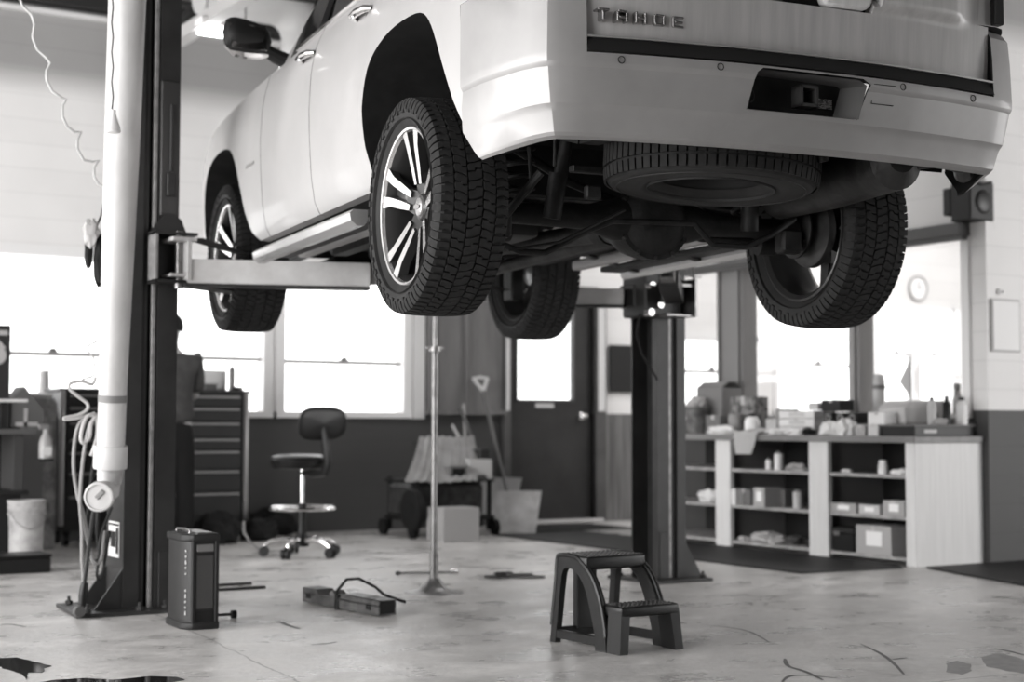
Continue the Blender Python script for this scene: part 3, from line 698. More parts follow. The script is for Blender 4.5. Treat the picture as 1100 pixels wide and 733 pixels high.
# ---- wheels
TR_ = .4075
def tyre_mesh(tread=True, R0=TR_, W=.275, rim=.297, N=38):
    b = B(); hw = W/2
    prof = [(rim-.012, -hw*.70), (rim, -hw*.76), (rim+.012, -hw*.86), (rim+.035, -hw*.96), (rim+.06, -hw*1.0), (R0-.045, -hw*.985), (R0-.026, -hw*.93), (R0-.013, -hw*.82), (R0-.010, -hw*.5), (R0-.009, 0)]
    prof = prof+[(r, -h) for r, h in prof[-2::-1]]
    mis = [1]*6+[0]*(len(prof)-13)+[1]*6
    b.lathe(prof, RY(PI/2), 96 if tread else 64, mis=mis[:len(prof)-1])
    for sgn in (-1, 1):         # raised sidewall rib
        for rr in (rim+.028, R0-.05): b.lathe([(rr-.003, sgn*hw*.93), (rr, sgn*(hw*1.012)), (rr+.003, sgn*hw*.93)], RY(PI/2), 72, mi=1)
    def sR(w): return R0-.010*(abs(w)/hw)**3
    def blk(poly, r_lo, mi=0, lift=0, hi=None):
        n = len(poly); top = []; bot = []
        for th, w in poly:
            r1 = sR(w)+lift; c, s_ = math.cos(th), math.sin(th)
            top.append(Vector((w, r1*c, r1*s_))); r0 = r_lo; bot.append(Vector((w, r0*c, r0*s_)))
        v = [b.bm.verts.new(p) for p in top+bot]; fs = [b.bm.faces.new(v[:n])]
        for i in range(n): fs.append(b.bm.faces.new((v[i], v[n+i], v[n+(i+1) % n], v[(i+1) % n])))
        for f in fs: f.material_index = mi
    if tread:
        dt = 2*PI/N; rg = random.Random(3)
        for k in range(N):
            t0 = k*dt
            # three centre ribs of interlocking stepped blocks
            for row, (w0, w1, off) in enumerate(((-.077, -.031, .0), (-.026, .026, .45), (.031, .077, .9))):
                o = t0+off*dt; g = .05*dt; st = .20*dt*(1 if row != 1 else -1); wm = (w0+w1)/2; j = rg.uniform(-.004, .004)
                blk([(o+g, w0), (o+g+st*.2, wm+j-.002), (o+g+st, wm+j+.003), (o+g+st, w1), (o+dt*.52-g+st, w1-.002), (o+dt*.52-g+st*.3, wm+j), (o+dt*.52-g, w0+.002)], R0-.016)
                blk([(o+dt*.52+g, w0+.003), (o+dt*.52+g+st*.3, wm-j), (o+dt*.52+g+st, w1), (o+dt-g+st, w1-.003), (o+dt-g+st, wm-j+.004), (o+dt-g+st*.2, wm-j), (o+dt-g, w0)], R0-.014)
            for sg in (-1, 1):
                o = t0+(.25 if sg > 0 else .7)*dt; g = .09*dt
                for q_, ext in ((0, .0), (1, .010)):
                    a0, a1 = o+q_*dt*.5+g*.8, o+(q_+1)*dt*.5-g*.6
                    P4 = [(a0, sg*.083), (a0+.0*dt, sg*(.127)), (a1, sg*(.127)), (a1-.1*dt, sg*(.105)), (a1, sg*.083)]
                    if sg < 0: P4 = P4[::-1]
                    blk(P4, R0-.020)
                    # shoulder lug running down the sidewall
                    c0 = [(sR(.127), .126), (R0-.022, hw*.985), (R0-.042-ext, hw*1.03), (R0-.05-ext, hw*1.03), (R0-.052-ext, hw*.97), (R0-.03, .12)]
                    V = []
                    for a_ in (a0, a1):
                        for r_, w_ in c0: V.append(Vector((sg*w_, r_*math.cos(a_), r_*math.sin(a_))))
                    b.poly(V, [tuple(range(6)), tuple(range(6, 12))[::-1]]+[(i, (i+1) % 6, 6+(i+1) % 6, 6+i) for i in range(6)], 0)
    return b
def wheel_parts():
    rr = .297
    q = B()     # barrel + lip; outboard side is -x
    prof = [(rr, -.112), (rr-.004, -.116), (rr-.012, -.114), (rr-.016, -.10), (rr-.026, -.085), (rr-.034, -.04), (rr-.040, .03), (rr-.028, .10), (rr-.010, .115), (rr, .112), (rr-.006, .095), (rr-.020, .03), (rr-.018, -.04), (rr-.006, -.09)]
    q.lathe(prof, RY(PI/2), 72, mis=[1, 1, 1]+[0]*(len(prof)-3), closed=True)
    barrel = q.mesh('wheel', [POCKET, ALLOY], 30)
    q = tyre_mesh(True); tyre = q.mesh('tire', [RUBT, RUBS], 30)
    # one twin-bar spoke, axis pointing +z from the hub
    M0 = Matrix(((0, 0, -1, 0), (1, 0, 0, 0), (0, 1, 0, 0), (0, 0, 0, 1)))     # local (x,y,z)->(−depth, x→y, y→z)
    def bar(q, L2, R2, d0, d1):
        # quad strip from inner to outer: list of (r, left, right, depth)
        n = len(L2); V = []
        for (r, a, c, dp) in L2:
            V += [Vector((-dp, a, r)), Vector((-dp, c, r)), Vector((-dp+.035, c+.004, r)), Vector((-dp+.035, a-.004, r))]
        fs = []
        for i in range(n-1):
            o = 4*i; 
            fs.append((o, o+1, o+5, o+4)); fs += [(o+1, o+2, o+6, o+5), (o+2, o+3, o+7, o+6), (o+3, o, o+4, o+7)]
        fs += [(3, 2, 1, 0), (4*n-4, 4*n-3, 4*n-2, 4*n-1)]
        v = [q.bm.verts.new(p) for p in V]
        for k, f in enumerate(fs):
            ff = q.bm.faces.new([v[i] for i in f]); ff.material_index = 1 if (k < 4*(n-1) and k % 4 == 0) else 0
    q = B()
    for s_ in (-1, 1):
        L2 = [(.085, s_*.014, s_*.036, .070), (.15, s_*.017, s_*.048, .083), (.22, s_*.024, s_*.058, .098), (.288, s_*.036, s_*.086, .110)]
        bar(q, L2, None, 0, 0)
    # dark web between and hub leg
    bar2 = [(.045, -.048, .048, .050), (.125, -.040, .040, .068)]
    V = []
    q2 = q
    n0 = len(q.bm.faces)
    bar(q, bar2, None, 0, 0)
    q.bm.faces.ensure_lookup_table()
    for f in list(q.bm.faces)[n0:]: f.material_index = 0
    q.bb(-.060, -.035, -.022, .022, .09, .285, mi=0)
    spoke = q.mesh('spoke', [POCKET, ALLOY], 25)
    q = B(); q.lathe([(0, .062), (.045, .060), (.052, .052), (.055, .03), (.075, .02), (.080, -.02), (0, -.03)], RY(-PI/2), 30); hub = q.mesh('wheel_hub', POCKET, 30)
    q = B(); q.lathe([(0, .072), (.022, .071), (.034, .066), (.037, .058), (0, .058)], RY(-PI/2), 24)
    q.bb(-.075, -.07, -.026, -.008, -.007, .007); q.bb(-.075, -.07, .008, .026, -.007, .007); q.bb(-.075, -.07, -.009, .009, -.010, .010)
    cap_ = q.mesh('center_cap', mat('cap grey', .38, .3, .6), 30)
    q = B(); q.lathe([(0, .06), (.008, .06), (.011, .052), (.011, .03), (0, .03)], RY(-PI/2), 6); nut = q.mesh('lug_nut', CHROME, 30)
    return barrel, tyre, spoke, hub, cap_, nut
WM = wheel_parts()
def add_wheel(x, y, z, side, spin, steer=0):
    w_ = bpy.data.objects.new('wheel', WM[0]); COL.objects.link(w_); w_.parent = car; w_.location = (x, y, z+DROP)
    w_.rotation_euler = (spin, 0, (0 if side < 0 else PI)+steer)
    def sub(name, me, rx=0, loc=(0, 0, 0)):
        o = bpy.data.objects.new(name, me); COL.objects.link(o); o.parent = w_; o.rotation_euler = (rx, 0, 0); o.location = loc
    sub('tire', WM[1])
    for k in range(5): sub('spoke', WM[2], 2*PI*k/5)
    sub('wheel_hub', WM[3]); sub('center_cap', WM[4])
    for k in range(6): a = 2*PI*k/6+.3; sub('lug_nut', WM[5], 0, (.012, .060*math.sin(a), .060*math.cos(a)))
add_wheel(-.8725, 0, 0, -1, math.radians(4)); add_wheel(.8725, 0, 0, 1, .4)
add_wheel(-.865, 2.946, .10, -1, .25); add_wheel(.865, 2.946, .10, 1, 1.0, 0)
# ---- underside
# spare
q = tyre_mesh(False, .39, .25, .202)
sp = q.build('spare_tire', [RUBT, RUBS], car); sp.location = CO+Vector((-.03, -.60, .16)); sp.rotation_euler = (math.radians(-7), math.radians(90+3), 0)
q = B(); q.lathe([(.202, .09), (.19, .08), (.175, .03), (.175, -.03), (.19, -.08), (.202, -.09), (.185, -.085), (.17, -.02), (0, -.02)], RY(PI/2), 40); q.build('spare_rim', mat('dark steel wheel', .02, .7), sp)
q = B()
for k in range(72):
    a = 2*PI*k/72
    for w0, w1 in ((-.11, -.07), (-.06, .06), (.07, .11)):
        V = []
        for aa in (a+.008, a+.075):
            for ww in (w0, w1):
                for r_ in (.378, .3925-.01*(abs(ww)/.125)**3): V.append(Vector((ww, r_*math.cos(aa), r_*math.sin(aa))))
        q.poly(V, [(0,1,3,2),(4,6,7,5),(0,4,5,1),(2,3,7,6),(1,5,7,3)])
q.build('tread', RUBT, sp)
for sx_ in (-1, 1):      # frame rails with kick-up over the axle
    q = B(); P_ = [(sx_*.50, -1.02, .22), (sx_*.50, -.55, .24), (sx_*.52, -.2, .34), (sx_*.52, .25, .34), (sx_*.55, .65, .13), (sx_*.56, 2.2, .12), (sx_*.48, 2.6, .22), (sx_*.45, 3.7, .22)]
    for a, c in zip(P_, P_[1:]): obox(q, a, c, .075, .13)
    cpart(q, 'frame_rail', UNDER)
    q = B(); q.tube([(sx_*.43, -.12, .02), (sx_*.40, -.2, .36)], [.030, .022], 12); q.tube([(sx_*.44, -.11, -.03), (sx_*.425, -.14, .14)], .036, 12); cpart(q, 'shock_absorber', UNDER)
    q = B(); pts = [(sx_*.52+.062*math.cos(t), .03+.062*math.sin(t), .05+.26*t/(2*PI*5)) for t in [2*PI*5*k/90 for k in range(91)]]; q.tube(pts, .009, 6); cpart(q, 'coil_spring', UNDER)
    q = B(); q.tube([(sx_*.60, .02, -.07), (sx_*.60, .35, .0), (sx_*.57, .68, .06)], .024, 10); q.cyl((sx_*.56, .02, -.07), (sx_*.64, .02, -.07), .04); cpart(q, 'trailing_arm', UNDER)
    q = B(); q.tube([(sx_*.72, .0, 0), (sx_*.70, .0, 0), (sx_*.66, 0, 0)], [.06, .06, .05], 16); q.lathe([(0, .0), (.10, .0), (.150, .02), (.153, .03), (.153, .05), (.10, .05), (.1, .02)], TR(sx_*.78, 0, 0) @ RY(sx_*PI/2), 36)
    brk = cpart(q, 'brake_disc', mat('brake steel', .06, .5, .4, g2=.11, scale=9))
    q = B(); q.lathe([(.055, -.012), (.10, -.014), (.118, -.004), (.118, .004)], TR(sx_*.735, .0, -.0) @ RY(sx_*PI/2), 30); q.build('dust_shield', UNDL, brk)
    for k in range(5):
        a = -2.6+k*.5; q = B(); q.bb(-.003, .003, -.004, .004, -.015, .015); q.build('shield_slot', GAP, brk, loc=(sx_*.718, .088*math.cos(a), .088*math.sin(a)), rot=(a-PI/2+.4*(k % 2), 0, 0))
    q = B(); q.bb(sx_*.69, sx_*.80, .09, .21, -.07, .11, bev=.02); q.build('brake_caliper', UNDER, brk)
    q = B(); q.bb(sx_*.60, sx_*.70, -.11, -.04, -.11, -.01, bev=.012); cpart(q, 'axle_bracket', UNDL)
# axle + differential
q = B(); q.tube([(-.72, 0, 0), (-.5, 0, 0), (-.25, .0, 0), (-.12, 0, 0), (.2, 0, 0), (.33, 0, 0), (.55, 0, 0), (.72, 0, 0)], [.042, .042, .048, .085, .085, .048, .042, .042], 18); cpart(q, 'rear_axle', UNDER)
q = B()
q.lathe([(0, -.125), (.06, -.122), (.10, -.105), (.128, -.075), (.142, -.055), (.16, -.05), (.16, -.03), (.145, -.02), (.15, .05), (.13, .13), (.085, .22), (.05, .34), (0, .36)], TR(.04, 0, .0) @ RX(-PI/2), 28)
df = cpart(q, 'differential', UNDER)
q = B(); 
for k in range(12): a = 2*PI*k/12; q.cyl((.04+.152*math.cos(a), -.058, .152*math.sin(a)), (.04+.152*math.cos(a), -.03, .152*math.sin(a)), .009, seg=6)
q.build('cover_bolts', UNDL, df)
q = B(); q.tube([(-.76, .28, -.02), (-.70, .02, -.11), (-.66, -.10, -.13), (-.58, -.13, -.165), (-.48, -.14, -.165), (-.30, -.14, -.07), (-.20, -.15, -.03), (.16, -.15, -.02), (.25, -.14, -.10), (.40, -.14, -.10), (.52, -.13, -.05), (.66, -.10, .03), (.70, .1, .05)], .0125, 10); cpart(q, 'sway_bar', UNDER)
q = B(); q.tube([(-.62, .03, .30), (-.30, .03, .14), (.3, .03, -.05), (.60, .03, -.06)], .018, 10); cpart(q, 'track_bar', UNDER)
q = B(); q.tube([(.04, .33, .0), (.03, 1.2, .04), (.0, 1.9, .08)], .045, 16); q.tube([(.04, .34, 0), (.04, .42, .0)], .06, 12); cpart(q, 'drive_shaft', UNDER)
q = B(); q.tube([(.52, -.98, .13), (.53, -.93, .13), (.56, -.5, .12), (.585, -.12, .13), (.585, -.08, .13)], [.05, .105, .105, .105, .05], 28); m_ = cpart(q, 'muffler', UNDL)
q = B(); q.tube([(.55, -.90, .13), (.66, -1.0, .14), (.78, -.98, .13), (.86, -.90, .11)], .034, 14); q.build('tail_pipe', UNDL, m_)
q = B(); q.tube([(.585, -.1, .13), (.60, .1, .22), (.50, .4, .20), (.35, .75, .05), (.33, 2.3, .03)], .034, 14); q.build('exhaust_pipe', UNDL, m_)
q = B(); q.bb(-.47, -.14, .62, 1.9, -.01, .2, bev=.04, seg=2); cpart(q, 'fuel_tank', mat('tank plastic', .035, .5))
q = B(); q.grid(lambda u, v: Vector((lerp(.18, .47, u), lerp(.5, 1.7, v), .12-.05*math.sin(u*PI)+.006*math.sin(v*60))), 10, 60); bmesh.ops.solidify(q.bm, geom=q.bm.faces[:], thickness=.003); cpart(q, 'heat_shield', mat('foil shield', .5, .35, .9))
for y in (-.98, -.26, .55, 1.3, 2.15):
    q = B(); q.bb(-.5, .5, y-.04, y+.04, .15 if y > .5 or y < -.5 else .33, .22 if y > .5 or y < -.5 else .4, bev=.01); cpart(q, 'cross_member', UNDER)
q = B(); q.tube([(0, 1.9, .08), (0, 2.3, .12), (0, 2.9, .2)], [.10, .15, .18], 20); cpart(q, 'gearbox', UNDER)
for sx_ in (-1, 1):
    q = B(); q.poly([(sx_*.35, 2.75, .02), (sx_*.35, 3.15, .02), (sx_*.74, 2.98, -.02), (sx_*.74, 2.90, -.02)], [(0, 1, 2, 3)]); bmesh.ops.solidify(q.bm, geom=q.bm.faces[:], thickness=.04); q.bb(sx_*.70, sx_*.78, 2.87, 3.0, -.08, .3, bev=.01); cpart(q, 'control_arm', UNDER)
q = B(); q.bb(-.42, .42, 2.8, 3.15, .05, .12, bev=.02); cpart(q, 'front_subframe', UNDER)
# hoses, brackets, tags behind the rear left wheel
for P_, r_ in (([(-.70, -.05, -.05), (-.62, -.12, -.16), (-.45, -.2, -.13), (-.2, -.25, .0)], .006), ([(-.62, -.3, .2), (-.6, -.28, .05), (-.66, -.2, -.02)], .009), ([(-.55, -.38, .33), (-.555, -.38, .12)], .007), ([(-.60, -.36, .10), (-.70, -.22, -.07)], .016), ([(.60, -.1, .05), (.70, -.16, .16), (.74, -.06, .22), (.74, .1, .1)], .01)):
    q = B(); q.tube(P_, r_, 8); cpart(q, 'brake_hose', UNDER)
q = B(); q.box((-.705, -.16, .10), (.003, .035, .055), (0, 0, 1.1)); cpart(q, 'chassis_tag', mat('pale tag', .6, .6))
q = B(); q.box((-.67, -.10, -.045), (.003, .03, .02), (0, 0, 1.1)); cpart(q, 'chassis_tag', mat('pale tag', .6, .6))
q = B(); q.bb(-.50, -.36, -.42, -.38, .10, .125, bev=.004); q.bb(-.46, -.40, -.45, -.42, .00, .05, bev=.006); cpart(q, 'underbody_bracket', UNDER)
q = B(); q.cyl((.22, -.9, .2), (.24, -.9, .11), .03, .02); cpart(q, 'tow_hook', UNDL)
# ================================================================== the two-post lift
POSTM = mat('lift post grey', .045, .42, g2=.065, scale=5, spec=.5)
POSTL = mat('lift post worn edge', .30, .4, .3, g2=.22, scale=20)
ARMW = mat('pale lift arm paint', .58, .45, g2=.48, scale=7)
ZA = 1.725
def post(loc, sgn, label, w, dpt):
    # sgn +1: open side towards +x
    e = empty('lift_post', loc, 0, label, 'car lift', None)
    q = B()
    q.prism([(0, 0), (w*.30, 0), (w*.30, .035), (w*.10, .05), (w*.10, dpt-.05), (w*.30, dpt-.035), (w*.30, dpt), (0, dpt)], 3.9, TR(0 if sgn > 0 else w, 0, .02) @ Matrix.Diagonal((sgn, 1, 1, 1)))
    q.prism([(w*.30, .018), (w*.42, .018), (w*.42, .04), (w*.30, .04)], 3.9, TR(0 if sgn > 0 else w, 0, .02) @ Matrix.Diagonal((sgn, 1, 1, 1)))
    q.prism([(w*.60, 0), (w, 0), (w, .05), (w*.97, .05), (w*.97, .012), (w*.60, .012)], 3.9, TR(0 if sgn > 0 else w, 0, .02) @ Matrix.Diagonal((sgn, 1, 1, 1)))
    q.prism([(w*.42, .06), (w*.62, .06), (w*.62, dpt-.06), (w*.42, dpt-.06)], 3.9, TR(0 if sgn > 0 else w, 0, .02) @ Matrix.Diagonal((sgn, 1, 1, 1)), mi=1)
    q.prism([(w*.0, dpt-.012), (w, dpt-.012), (w, dpt), (w*.0, dpt)], 3.9, TR(0 if sgn > 0 else w, 0, .02) @ Matrix.Diagonal((sgn, 1, 1, 1)))
    q.build('column', [POSTM, DARKMAT], e)
    q = B(); xx = w*.53 if sgn > 0 else w-w*.53
    q.bb(xx-.010, xx+.010, .006, .03, .02, 3.9, bev=.002); q.build('guide_rail', POSTL, e)
    q = B(); xx = w*.80 if sgn > 0 else w-w*.8; q.bb(xx-.03, xx+.03, -.006, 0, .02, .30, bev=.002); q.build('cover_plate', POSTM, e)
    return e
C1 = Vector((2.34, 7.60, 0))
lp_ = post((2.345, 7.60, 0), 1, 'dark steel left lift post with hoses hanging at its side', .265, .30)
q = B(); q.prism([(-.26, -.10), (-.12, -.12), (.05, -.125), (.16, -.12), (.25, -.08), (.31, -.01), (.33, .1), (.33, .42), (-.22, .42)], .02, bev=.003); q.build('base_plate', POSTM, lp_)
q = B(); q.prism([(0, 0), (0, .20), (-.14, 0)], .012, TR(0, .02, .02) @ RX(PI/2)); q.build('gusset', POSTM, lp_)
q = B(); q.prism([(0, 0), (0, .20), (-.14, 0)], .012, TR(0, .29, .02) @ RX(PI/2)); q.build('gusset', POSTM, lp_)
for x, y in ((-.19, -.05), (.20, -.06), (.29, .12), (.28, .36), (-.17, .36), (.06, -.09)):
    q = B(); q.cyl((0, 0, .0), (0, 0, .018), .02, seg=6); q.cyl((0, 0, 0), (0, 0, .04), .009, seg=8); q.build('anchor_bolt', UNDL, lp_, loc=(x, y, .02))
q = B(); q.bb(-.004, -.001, .06, .24, .27, .45); st_ = q.build('warning_label', mat('label white', .55, .5), lp_)
q = B(); q.bb(-.006, -.004, .12, .20, .32, .40); q.bb(-.006, -.004, .07, .23, .43, .44); q.bb(-.006, -.004, .07, .11, .29, .42); q.build('label_print', BLKP, st_)
# a column groove shows the equalising cables
q = B(); q.cyl((.10, .05, .02), (.10, .05, 3.8), .006, seg=6); q.build('cable', STEEL, lp_)
# upper slider plate and teeth
q = B(); q.bb(.16, .255, -.018, -.002, 2.02, 2.72, bev=.003); q.build('slider_plate', mat('slider steel', .10, .35, .4), lp_)
q = B(); q.bb(.205, .225, -.03, -.018, 2.25, 2.6, bev=.003); q.bb(.19, .235, -.035, -.018, 2.12, 2.24, bev=.003); q.build('latch_bar', POSTM, lp_)
q = B()
for k in range(9): q.bb(.045, .06, -.012, 0, 2.75+k*.045, 2.775+k*.045)
q.build('rack_teeth', POSTL, lp_)
# carriage
q = B(); X0 = .10
q.bb(X0, X0+.012, -.14, 0, 1.67, 1.92, mi=1); q.bb(X0, X0+.20, -.015, 0, 1.67, 1.93); q.bb(X0, X0+.22, -.14, .0, 1.91, 1.925); q.bb(X0, X0+.22, -.14, 0, 1.665, 1.68)
q.prism([(X0, 1.925), (X0+.20, 1.925), (X0+.17, 2.0), (X0+.13, 2.03), (X0+.08, 2.03)], .01, TR(0, -.02, 0) @ RX(PI/2))
q.build('carriage', [POSTM, POSTL], lp_)
q = B(); q.bb(.17, .30, -.19, -.02, 1.875, 1.895, bev=.003); q.bb(.25, .27, -.19, -.02, 1.68, 1.88); q.bb(.17, .25, -.17, -.03, 1.695, 1.71); q.build('arm_yoke', ARMW, lp_)
q = B(); q.cyl((.235, -.10, 1.64), (.235, -.10, 1.93), .022, seg=14); q.build('arm_pin', STEEL, lp_)
def arm(e, ax_, p, r, w, h, ins, rest, m=ARMW):
    q = B(); obox(q, p, r, w, h); a = q.build(ax_, m, e)
    bmesh_b(a, .006)
    d_ = (Vector(r)-Vector(p)).normalized(); e2 = Vector(r)+d_*ins
    q = B(); obox(q, Vector(r)-d_*.1, e2, w*.72, h*.70); q.build('arm_extension', mat('arm extension', .30, .4, .2, g2=.2, scale=9), a)
    q = B(); obox(q, Vector(p)-Vector((0, 0, h*.5+.006)), Vector(r)-Vector((0, 0, h*.5+.006)), w*1.02, .012); q.build('arm_underplate', POSTM, a)
    q = B(); t = e2; q.cyl(t+Vector((0, 0, -.02)), t+Vector((0, 0, .05)), .035); q.lathe([(0, .05), (.07, .05), (.075, .06), (.075, .078), (.06, .085), (0, .08)], Matrix.Translation(t), 20); q.build('lift_pad', BLK, a)
    return a
def bmesh_b(o, w):
    bm = bmesh.new(); bm.from_mesh(o.data); bmesh.ops.bevel(bm, geom=bm.edges[:], offset=w, segments=2, affect='EDGES'); bm.to_mesh(o.data); bm.free(); smooth(o.data, 40)
off = Vector((2.345, 7.60, 0))
S_ = Vector((2.62, 7.49, ZA+.0)); E_ = Vector((3.50, 7.18, ZA))
arm(lp_, 'rear_arm', S_-off, E_-off, .13, .125, .20, 0)
arm(lp_, 'front_arm', Vector((2.62, 7.55, ZA))-off, Vector((3.05, 7.85, ZA))-off, .13, .11, .22, 0)
q = B(); q.prism([(.27, 1.90), (.42, 1.865), (.60, 1.83), (.62, 1.84), (.36, 1.905)], .05, TR(0, -.06, 0) @ RX(PI/2)); q.build('arm_lock', POSTM, lp_)
# right post
rp = post((5.575, 7.45, 0), -1, 'dark steel right lift post in front of the shelving counter', .215, .27)
offr = Vector((5.60, 7.45, 0))
q = B(); q.prism([(-.09, -.10), (.33, -.12), (.36, .3), (-.12, .36)], .02, bev=.003); q.build('base_plate', POSTM, rp)
q = B(); q.prism([(0, 0), (0, .22), (.13, 0)], .012, TR(.215, .02, .02) @ RX(PI/2)); q.build('gusset', POSTM, rp)
for x, y in ((-.06, -.06), (.28, -.08), (.31, .22), (-.08, .28)):
    q = B(); q.cyl((0, 0, .0), (0, 0, .018), .02, seg=6); q.cyl((0, 0, 0), (0, 0, .04), .009, seg=8); q.build('anchor_bolt', UNDL, rp, loc=(x, y, .02))
q = B(); q.bb(-.16, .12, -.10, .14, 1.60, 1.86, bev=.01); q.bb(-.17, .0, .0, .16, 1.66, 1.80, bev=.01); q.build('carriage', POSTM, rp)
for x, z in ((-.15, 1.62), (-.08, 1.67), (-.14, 1.78)):
    q = B(); q.cyl((x, -.15, z), (x, -.10, z), .022, seg=12); q.build('carriage_bolt', CHROME, rp)
arm(rp, 'front_arm', Vector((-.17, .10, ZA)), Vector((-.62, .50, ZA+.01)), .12, .10, .25, 0)
a_ = Vector((.02, -.15, ZA+.01)); b_ = Vector((-.33, -.55, ZA+.06))
q = B(); q.bb(-.06, .16, -.18, -.05, 1.78, 1.80, bev=.003); q.bb(-.06, .16, -.18, -.05, 1.60, 1.615, bev=.003); q.bb(.14, .155, -.2, -.05, 1.60, 1.83); q.build('arm_yoke', STEEL, rp)
arm(rp, 'rear_arm', a_, b_, .11, .09, .12, 0, POSTM)
q = B(); q.tube([(.16, -.17, 1.60), (.155, -.18, 1.75), (.15, -.16, 1.9)], .007, 8); q.tube([(.10, -.17, 1.85), (.15, -.18, 1.84), (.21, -.17, 1.845)], .004, 6); q.build('lock_cable', STEEL, rp)
q = B(); q.tube([(-.16, -.05, 1.62), (-.17, -.02, 1.5), (-.13, -.02, 1.38), (-.02, -.03, 1.22)], .007, 8); q.build('hydraulic_hose', BLK, rp)
# pad stand (tall support stand) in mid floor
e = empty('support_stand', (4.137, 7.63, 0), 0, 'tall slim steel pole stand on round base under the rear wheel', 'stand')
q = B(); q.lathe([(.165, 0), (.165, .006), (.13, .012), (.085, .022), (.045, .055), (.035, .075), (0, .075)], None, 32); q.build('base', mat('stand base', .16, .4, .6, g2=.3, scale=14), e)
for k in range(4):
    q = B(); a = k*PI/2+.5; q.prism([(.02, .012), (.11, .012), (.03, .085)], .008, RZ(a) @ TR(0, .004, 0) @ RX(PI/2)); q.build('base_rib', mat('stand base', .16), e)
q = B(); q.cyl((0, 0, .06), (0, 0, 1.37), .019, seg=16); q.cyl((0, 0, .07), (0, 0, .22), .024, seg=16); q.build('outer_tube', mat('stand steel', .22, .35, .7, g2=.14, scale=16), e)
q = B(); q.cyl((0, 0, 1.30), (0, 0, 1.62), .013, seg=12); q.lathe([(.0, 1.62), (.04, 1.62), (.045, 1.635), (.03, 1.65), (0, 1.65)], None, 20); q.build('inner_tube', STEEL, e)
q = B(); q.lathe([(.02, 1.365), (.036, 1.365), (.036, 1.39), (.02, 1.39)], None, 20, closed=True); q.bb(-.055, .055, -.008, .008, 1.378, 1.39); q.build('collar', STEEL, e)
# step stool
SM = mat('dark moulded plastic', .022, .36, g2=.03, scale=10, bump=.05, bscale=120)
e = empty('step_stool', (3.835, 5.43, 0), math.radians(3), 'dark moulded plastic two-step stool standing on the concrete floor', 'step stool')
HW = .172
def side_outline():
    # (y, z) outline: back leg, arched side, front leg
    out = [(.27, 0), (.245, .36), (.235, .385), (.0, .385), (-.07, .33), (-.10, .32), (-.155, .24), (-.20, .10), (-.215, 0), (-.15, 0)]
    inn = [(-.14, .10), (-.105, .215), (-.04, .295), (.05, .335), (.13, .345), (.185, .345), (.205, .30), (.225, .045), (.24, 0)]
    return out, inn
for sx_ in (-1, 1):
    q = B(); th = .03
    # ribbon frame: outer and inner curve bridged, extruded inward
    OUT = smoothpoly([(.245, 0), (.230, .12), (.212, .26), (.205, .35), (.185, .380), (.08, .380), (.02, .355), (-.05, .30), (-.105, .21), (-.14, .10), (-.155, 0)], 3)
    INN = smoothpoly([(.205, 0), (.190, .12), (.172, .26), (.158, .315), (.13, .33), (.09, .325), (.04, .30), (-.005, .245), (-.04, .165), (-.07, .08), (-.08, 0)], 3)
    nn = len(OUT); V = []
    for k in range(nn):
        lean = lambda z: sx_*(HW-.008*z/.38)
        for (y, z) in (OUT[k], INN[k]):
            V.append(Vector((lean(z), y, z))); V.append(Vector((lean(z)-sx_*th, y, z)))
    fs = []
    for k in range(nn-1):
        o = 4*k; p_ = o+4
        fs += [(o, o+2, p_+2, p_), (o+1, p_+1, p_+3, o+3), (o, p_, p_+1, o+1), (o+2, o+3, p_+3, p_+2)]
    fs += [(0, 1, 3, 2), (4*nn-4, 4*nn-2, 4*nn-1, 4*nn-3)]
    q.poly(V, fs); bmesh.ops.recalc_face_normals(q.bm, faces=q.bm.faces)
    q.tube([(sx_*(HW-.005-.008*z/.38), y, z) for y, z in OUT[2:-2]], .011, 8)
    q.build('side_frame', SM, e)
    q = B(); q.bb(sx_*(HW-.002), sx_*(HW-.022), -.12, .23, .02, .058, bev=.003); q.build('bottom_rail', SM, e)
q = B(); q.box((0, .105, .357), (.325, .23, .058), bev=.010, seg=3); tp = q.build('top_step', SM, e)
q = B()
for i in range(13):
    for j in range(9): q.box((-.145+i*.024+(.006 if j % 2 else 0), -.0+j*.026, .3865), (.015, .008, .004), (0, 0, .5), bev=.001)
q.build('step_grip', mat('grip plastic', .09, .4), tp)
q = B(); q.box((0, -.165, .172), (.31, .15, .045), bev=.010, seg=3); lw_ = q.build('lower_step', SM, e)
q = B()
for i in range(12):
    for j in range(5): q.box((-.135+i*.024+(.006 if j % 2 else 0), -.225+j*.028, .1965), (.015, .008, .004), (0, 0, .5), bev=.001)
q.build('step_grip', mat('grip plastic', .09, .4), lw_)
for sx_ in (-1, 1):
    q = B(); V = []
    q.poly([(sx_*.155, -.238, .175), (sx_*.11, -.238, .155), (sx_*.155, -.15, .175), (sx_*.11, -.15, .155), (sx_*.172, -.248, 0), (sx_*.128, -.248, 0), (sx_*.172, -.158, 0), (sx_*.128, -.158, 0)],
           [(0, 1, 3, 2), (4, 6, 7, 5), (0, 4, 5, 1), (2, 3, 7, 6), (0, 2, 6, 4), (1, 5, 7, 3)]); q.build('leg', SM, e)
q = B(); q.bb(-.15, .15, .21, .235, .02, .065, bev=.003); q.build('back_rail', SM, e)
q = B(); q.bb(-.055, .055, .20, .235, .05, .34, bev=.004); q.build('back_panel', SM, e)
